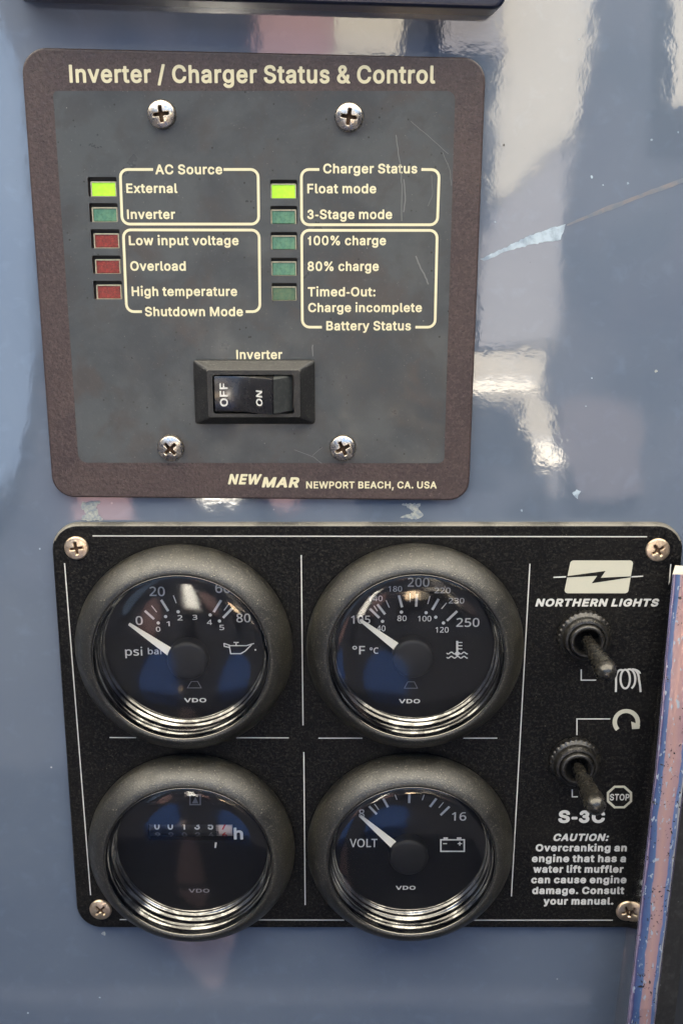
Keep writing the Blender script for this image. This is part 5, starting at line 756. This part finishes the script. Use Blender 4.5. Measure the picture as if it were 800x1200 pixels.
for g, l in zip(G, ('oil pressure gauge with its needle at 0', 'water temperature gauge with its needle at 105', 'hour meter gauge with number wheels', 'volt gauge with its needle at 8')): g['label'] = l
for g in G[:2] + G[3:]:
    mb = MB(); mb.disc(24.0, ZD); mb.build('dial', 'dial', g)
def dialmap(i, ox, oy, sc=2.6667, z=ZD + .05):
    gx, gy = GC[i]
    def f(x, y):
        a = U(ox + x / sc, oy + y / sc, z); return (a[0] - gx, a[1] - gy)
    return f
def dtext(i, D, items, m='white', F=None):
    mb = MB()
    for s, xl, xr, yb, ct in items:
        a = D(xl, yb); b = D(xr, yb); c = D(xl, ct); letters(s, a, b, c[1] - a[1], ZD + .05, F or FONT_N, mb=mb)
    mb.build('lettering', m, G[i])
def ticks(i, D, heavy, thin, dots):
    mb = MB()
    for a, b in heavy: mb.ribbon([D(*a), D(*b)], .72, ZD + .06)
    for a, b in thin: mb.ribbon([D(*a), D(*b)], .28, ZD + .06)
    for d in dots: q = D(*d); mb.disc(.50, ZD + .06, 14, *q)
    mb.build('scale_mark', 'white', G[i])
def needle(i, D, tip, base, hub, hr=6.2):
    zt = ZD + 2.2; gx, gy = GC[i]
    def f(x, y, z):
        a = U(D[0] + x / 2.6667, D[1] + y / 2.6667, z); return Vector((a[0] - gx, a[1] - gy))
    T_, B_ = f(*tip, zt), f(*base, zt); H_ = f(*hub, ZD + 4.5)
    d = (B_ - T_).normalized(); n = Vector((-d.y, d.x)); B_ = B_ + d * 4
    mb = MB(); out = [T_ - n * .38 , B_ - n * 1.55, B_ + n * 1.55, T_ + n * .38]
    mb.slab([tuple(p) for p in rrect([tuple(q) for q in out], .2, 2)], [], zt - .3, zt + .15, .05)
    mb.build('needle', 'needle', G[i])
    mb = MB(); mb.lathe([(hr, ZD + .02), (hr, ZD + 3.2), (hr - .15, ZD + 3.8), (hr - .6, ZD + 4.25), (hr - 1.3, ZD + 4.45), (hr - 3, ZD + 4.6), (.02, ZD + 4.7)], 56, H_.x, H_.y); mb.build('hub', 'hub', G[i], smooth=True)
def vdo(i, D, xl, xr, yb, ct, m='white'):
    mb = MB(); a = D(xl, yb); b = D(xr, yb); c = D(xl, ct); letters('VDO', a, b, c[1] - a[1], ZD + .05, FONT_H if 0 else FONT_B, mb=mb); mb.build('brand_lettering', m, G[i])
# oil pressure
D = dialmap(0, 60, 610)
dtext(0, D, [('20', 308, 356, 236, 207), ('0', 265, 287, 326, 299), ('60', 513, 561, 226, 196), ('80', 579, 623, 318, 291), ('0', 328, 342, 347, 332), ('1', 361, 371, 330, 315), ('2', 395, 411, 312, 296),
             ('3', 442, 457, 310, 295), ('4', 487, 503, 326, 310), ('5', 526, 541, 342, 326), ('psi', 232, 286, 422, 397), ('bar', 303, 352, 418, 399)])
ticks(0, D, [((293, 282), (322, 308)), ((344, 248), (366, 283)), ((531, 249), (508, 286)), ((566, 274), (537, 304))], [((314, 266), (330, 286)), ((382, 234), (391, 258)), ((554, 262), (540, 281))], [(335, 320), (358, 300), (397, 285), (497, 295), (526, 314)])
mb = MB(); cl = lambda pts, w=.34, z=.05: mb.ribbon([D(*p) for p in pts], w, ZD + z)
cl([(556, 391), (610, 391), (634, 384)]); cl([(556, 388), (561, 416), (592, 416), (606, 408), (626, 388)], .34, .055); cl([(540, 383), (541, 393), (558, 397)], .34, .06); cl([(540, 384), (558, 390)], .34, .065); cl([(570, 381), (586, 381)], .34, .05); cl([(578, 381), (578, 390)], .34, .07)
mb.disc(.28, ZD + .05, 10, *D(638, 404)); mb.build('oil_can_symbol', 'white', G[0])
vdo(0, D, 416, 485, 568, 555)
mb = MB(); mb.ribbon([D(426, 523), D(438, 503), D(458, 503), D(469, 523)], .22, ZD + .05, True); mb.build('triangle_symbol', 'dim', G[0])
needle(0, (60, 610), (243, 323), (370, 410), (425, 443))
# temperature
D = dialmap(1, 340, 610)
dtext(1, D, [('105', 190, 250, 322, 297), ('140', 244, 288, 252, 235), ('180', 306, 349, 222, 205), ('200', 366, 434, 207, 179), ('220', 450, 500, 227, 210), ('230', 494, 543, 259, 242), ('250', 518, 590, 332, 305),
             ('40', 270, 297, 346, 328), ('80', 334, 363, 314, 297), ('100', 398, 440, 315, 298), ('120', 453, 494, 350, 333), ('°F', 194, 233, 418, 392), ('°C', 248, 275, 416, 397)])
ticks(1, D, [((249, 276), (278, 304)), ((272, 262), (296, 293)), ((339, 234), (349, 271)), ((395, 229), (393, 269)), ((463, 245), (443, 279)), ((521, 283), (489, 313))],
      [((261, 266), (272, 283)), ((299, 249), (309, 272)), ((374, 228), (374, 255)), ((436, 236), (429, 261)), ((488, 257), (472, 276))], [(288, 315), (347, 286), (424, 288), (454, 302), (478, 320)])
mb = MB(); cl([(521, 376), (521, 418)], .6); cl([(521, 381), (537, 381)], .3, .06); cl([(521, 391), (537, 391)], .3, .06); cl([(521, 401), (537, 401)], .3, .06)
for yy in (414, 427):
    cl([(488 + k * 3.3, yy + 3 * math.sin(k * 1.05)) for k in range(21)], .34, .07)
mb.disc(.7, ZD + .075, 12, *D(521, 416)); mb.build('thermometer_symbol', 'white', G[1])
vdo(1, D, 339, 405, 571, 558)
mb = MB(); mb.ribbon([D(356, 524), D(367, 504), D(387, 504), D(397, 524)], .22, ZD + .05, True); mb.build('triangle_symbol', 'dim', G[1])
needle(1, (340, 610), (218, 311), (338, 399), (383, 436))
# voltmeter
D = dialmap(3, 340, 860)
dtext(3, D, [('8', 214, 232, 262, 236)]); dtext(3, D, [('16', 504, 549, 271, 245)]); dtext(3, D, [('VOLT', 186, 272, 354, 328)])
ticks(3, D, [((246, 226), (270, 251)), ((290, 202), (305, 229)), ((372, 187), (371, 216)), ((456, 202), (436, 228)), ((497, 227), (469, 254))], [((263, 219), (276, 237)), ((327, 190), (333, 206)), ((418, 190), (412, 207)), ((478, 214), (464, 231))], [])
mb = MB(); mb.ribbon([D(470, 331), D(543, 331), D(543, 367), D(470, 367)], .45, ZD + .05, True); cl([(478, 326), (492, 326)], .6, .06); cl([(520, 326), (534, 326)], .6, .06); cl([(477, 343), (489, 343)], .35, .06); cl([(522, 343), (536, 343)], .35, .06); cl([(529, 337), (529, 349)], .35, .07); mb.build('battery_symbol', 'white', G[3])
vdo(3, D, 329, 391, 487, 475)
needle(3, (340, 860), (219, 257), (322, 346), (370, 391))
# hour meter: a window cut in the dial, number wheels behind it
D = dialmap(2, 60, 860)
a = D(305, 333); b = D(568, 284); hole = box(a[0], a[1], b[0], b[1])
mb = MB(); circ = [(24 * math.cos(2 * math.pi * i / 72), 24 * math.sin(2 * math.pi * i / 72)) for i in range(72)]; mb.poly([circ, hole], ZD); mb.walls(hole, ZD - 2.4, ZD, True); mb.build('dial', 'dial', G[2])
mb = MB(); mb.poly([box(a[0] - .5, a[1] - .5, b[0] + .5, b[1] + 2.5)], -0.2 + .3); mb.build('counter_back', 'socket', G[2])
zr = ZD - .9; gx, gy = GC[2]
for k, ch in enumerate('001357'):
    xc = 331 + k * 41.8; q = U(60 + xc / 2.6667, 860 + 289 / 2.6667, zr); cx, cy = q[0] - gx, q[1] - gy - .2; R = 6.0
    mb = MB(); n = 72; wv = 2.5
    vs = [(cx + sx * wv, cy + R * math.sin(2 * math.pi * i / n), zr - R + R * math.cos(2 * math.pi * i / n)) for sx in (-1, 1) for i in range(n)]
    mb.add(vs, [(i, n + i, n + (i + 1) % n, (i + 1) % n) for i in range(n)] + [tuple(range(n))[::-1], tuple(range(n, 2 * n))]); wh = mb.build('number_wheel', 'drum_light' if k == 5 else 'drum', G[2], smooth=False)
    for c2, dy in ((ch, .45), (str((int(ch) + 9) % 10), -3.3)):
        mb = letters(c2, (cx - (.42 if c2 == '1' else .85), -1.3), (cx + (.42 if c2 == '1' else .85), -1.3), 2.6, 0, FONT_B)
        vv = []
        for x, y, z in mb.v:
            an = (y + dy) / R; vv.append((x, cy + (R + .2) * math.sin(an), zr - R + (R + .2) * math.cos(an)))
        mb.v = vv; mb.build('digit', 'redprint' if k == 5 else ('white' if dy > 0 else 'dim'), G[2])
mb = MB(); letters(',', D(510, 346), D(518, 346), 4.2, ZD + .05, FONT_B, mb=mb); mb.build('lettering', 'white', G[2])
mb = MB(); letters('h', D(571, 330), D(600, 330), D(571, 293)[1] - D(571, 330)[1], ZD + .05, FONT_B, mb=mb); mb.v = [(x, y, z) for x, y, z in mb.v]
mb.build('lettering', 'white', G[2])
vdo(2, D, 430, 495, 496, 484, 'dim')
mb = MB(); mb.ribbon([D(434, 191), D(466, 191), D(466, 221), D(434, 221)], .42, ZD + .05, True); mb.poly([[D(440, 217), D(460, 217), D(451, 197)]], ZD + .05); mb.build('triangle_symbol', 'dim', G[2])

# toggle switches ----------------------------------------------------
def toggle(px, py, tilt, first=None):
    x, y = U(px, py, Z2); loc = (x - O2[0], y - O2[1], Z2)
    if first:
        return dup(first, P2, loc)
    mb = MB(); mb.lathe([(7.6, 0), (7.7, .4), (7.7, 2.6), (7.3, 3.1)], 120, rmod=lambda i, k: 1 + (.035 if (i // 2) % 2 and k in (1, 2) else 0))
    mb.lathe([(7.3, 3.1), (6.9, 3.4), (6.6, 4.6), (6.2, 5.3), (5.6, 5.5), (5.2, 5.2), (5.1, 4.6)], 72); o = mb.build('toggle_switch', 'toggle', P2, loc=loc)
    mb = MB(); mb.lathe([(5.1, 4.0), (5.1, 6.3), (4.7, 6.7), (4.1, 6.7), (3.8, 6.3), (3.7, 3.0), (.02, 2.2)], 60); mb.build('bushing', 'toggle', o, smooth=True)
    mb = MB(); mb.lathe([(1.7, 2.3), (1.8, 6), (2.0, 10), (2.5, 15), (2.95, 20), (3.2, 24.5), (3.15, 26.3), (2.7, 27.7), (1.8, 28.7), (.8, 29.1), (.02, 29.2)], 40)
    l = mb.build('lever', 'lever', o, smooth=True); l.rotation_euler = tilt
    return o
tg = toggle(683, 743, (.02, .05, 0)); tg2 = toggle(672, 890, (.02, .05, 0), tg)

# ------------------------------------------------------------------ door edge on the right, trim above
def px3(px, py, z): return (*U(px, py, z), z)
O3 = (92.0, -185.0, 0.0)
P3 = thing('panel_door', *O3, 'open door edge at the right with pink and blue film flecked black', 'door')
n = 40; A = []; B = []; Cc = []
for k in range(n + 1):
    t = k / n; yy = 690 + (1330 - 690) * t
    cx_ = 781 + (702 - 781) * t ** 1.05                      # foot on the panels
    z0 = Z2 + .3 if yy < 1100 else .3
    lift = 7 + 13 * min(1, t * 1.3)
    p0 = px3(cx_, yy, .3)
    # front left edge seen in the photograph
    ey = 673 + (1330 - 673) * t; ex = 787.5 - (ey - 672) * (20.5 / 228) if ey < 900 else 767 - (ey - 900) * .1105
    w_ = 40 - 9 * t
    zf = lift + 3
    A.append(p0); B.append(px3(ex, ey, zf)); Cc.append(px3(ex + w_, ey + 1, zf + .3))
def sheet(name, m, rows, parent, band=False, thick=None):
    mb = MB(); m_ = len(rows[0]); r = len(rows)
    mb.add([p for row in rows for p in row], [(i * m_ + j, i * m_ + j + 1, (i + 1) * m_ + j + 1, (i + 1) * m_ + j) for i in range(r - 1) for j in range(m_ - 1)])
    o = mb.build(name, m, parent, off=O3)
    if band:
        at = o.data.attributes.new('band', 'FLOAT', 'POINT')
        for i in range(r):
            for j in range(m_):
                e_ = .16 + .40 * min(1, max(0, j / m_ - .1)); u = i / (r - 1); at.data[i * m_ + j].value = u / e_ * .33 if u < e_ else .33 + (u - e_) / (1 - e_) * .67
    return o
lerp = lambda a, b, t: tuple(a[k] + (b[k] - a[k]) * t for k in range(3))
sheet('side_face', 'smoke', [A, [lerp(a, b, .985) for a, b in zip(A, B)]], P3)
sheet('polished_lip', 'silver', [[lerp(a, b, .985) for a, b in zip(A, B)], [lerp(b, c, .05) for b, c in zip(B, Cc)]], P3)
sheet('edge_film', 'strip', [[lerp(b, c, .05 + .9 * q / 8) for b, c in zip(B, Cc)] for q in range(9)], P3, band=True)  # front face carries the reflections as painted colour bands
sheet('polished_lip', 'silver', [[lerp(b, c, .95) for b, c in zip(B, Cc)], [(c[0] + .1, c[1], c[2] - .5) for c in Cc]], P3)
mb = MB(); b0, c0 = lerp(B[0], Cc[0], 0), Cc[0]; mb.add([b0, c0, (c0[0] - .2, c0[1] + 1.6, c0[2] - 2.2), (b0[0] + 1.2, b0[1] + 2.0, b0[2] - 2.2), (A[0][0] + .4, A[0][1] + 1.8, .4)], [(0, 1, 2, 3), (0, 3, 4)]); mb.build('end_cap', 'rim', P3, off=O3)
mb = MB()
back = [(c[0] + .1, c[1], c[2] - .5) for c in Cc]; m_ = len(back)
mb.add(back + [(p[0] + 6.5, p[1], p[2] - 1.5) for p in back] + [(p[0] + 7.0, p[1], .3) for p in back], [(r * m_ + j, r * m_ + j + 1, (r + 1) * m_ + j + 1, (r + 1) * m_ + j) for r in range(2) for j in range(m_ - 1)])
e0, e1 = back[0], back[-1]
mb.add([A[0], B[0], Cc[0], (back[0][0] + 6.5, back[0][1], back[0][2] - 1.5), (back[0][0] + 7, back[0][1], .3)], [(0, 1, 2, 3, 4)])
mb.build('rubber_seal', 'rubber', P3, off=O3)
O4 = (135, -185, 0)
P4 = thing('side_cabinet', *O4, 'charcoal side frame at the lower right corner beyond the door edge', 'frame')
mb = MB(); a = U(790, 1040, 10); b = U(775, 1260, 10); mb.slab(rrect([(b[0] + 1, b[1]), (b[0] + 70, b[1]), (a[0] + 70, a[1] + 20), (a[0] + 3.5, a[1] + 20)], .8, 3), [], .0, 9, .6); mb.build('frame_face', 'frame', P4, off=O4)
O5 = (-16, 128, 0)
P5 = thing('instrument_housing', *O5, 'dark navy housing cut off at the top, above the charger status panel', 'housing')
zt = 14.0; mb = MB(); bl = U(38, 2, zt); br = U(592, 11, zt); mb.slab(rrect([(bl[0] - 6, bl[1] + 1.6), (br[0], br[1]), (br[0] + .8, 190), (bl[0] - 8, 190)], [1.5, 3.2, 2, 2], 6), [], 0, zt, 1.2); mb.build('housing_body', 'navy', P5, off=O5, smooth=False)

# ------------------------------------------------------------------ marks on the wall
def blob(pts, m, name, z=.06, jit=1.0, step=3):
    q = []
    n = len(pts)
    for i in range(n):
        (xa, ya), (xb, yb) = pts[i], pts[(i + 1) % n]; L = math.hypot(xb - xa, yb - ya); k = max(1, int(L / step))
        for j in range(k): t = j / k; q.append(U(xa + (xb - xa) * t + rnd.uniform(-jit, jit), ya + (yb - ya) * t + rnd.uniform(-jit, jit), z))
    mb = MB(); mb.poly([q[::-1]], z); return mb.build(name, m, wall)
def on_wall(o): o.location = (0, 0, 0); return o
blob([(96, 588), (118, 588), (113, 595), (117, 604), (121, 610), (92, 610), (101, 602), (95, 595)], 'residue', 'adhesive_residue', .08, 1.1, 2)
blob([(470, 590), (492, 590), (490, 597), (496, 604), (488, 609), (468, 606), (484, 600)], 'residue', 'adhesive_residue', .08, 1.0, 2)
blob([(561, 304), (590, 291), (618, 277), (650, 266), (663, 263), (656, 281), (620, 287), (590, 296), (566, 306)], 'scuff', 'scuff_mark', .05, .8, 3)  # thin pale streak across the wall
blob([(663, 263), (700, 246), (745, 229), (800, 208), (840, 193), (840, 199), (800, 214), (745, 234), (715, 246), (664, 265)], 'scuff_brown', 'scuff_mark', .05, .5, 6)  # the streak carries on to the right in a duller tone
blob([(669, 577), (676, 573), (680, 576), (676, 584), (671, 580)], 'scuff', 'scuff_mark', .05, 1.0, 2)
for (x, y, r, m) in ((580, 260, 1.2, 'scuff'), (590, 170, 1.5, 'rubber'), (763, 164, 1.6, 'scuff'), (794, 155, 1.4, 'scuff'), (735, 215, 1.5, 'scuff'), (706, 217, 1, 'scuff'), (693, 207, 2, 'scuff'), (47, 643, 1.3, 'scuff'), (611, 598, 1.6, 'scuff'), (768, 435, 2, 'residue'), (686, 476, 1, 'scuff'), (693, 443, 1, 'scuff'), (122, 1094, 3, 'residue'), (117, 1169, 1.2, 'scuff'), (33, 1187, 1.2, 'scuff'), (678, 46, 1, 'scuff')):
    blob([(x + r * math.cos(a) * rnd.uniform(.6, 1.2), y + r * math.sin(a) * rnd.uniform(.6, 1.2)) for a in (0, 1, 2, 3, 4, 5)], m, 'paint_chip', .05, .1, 9)
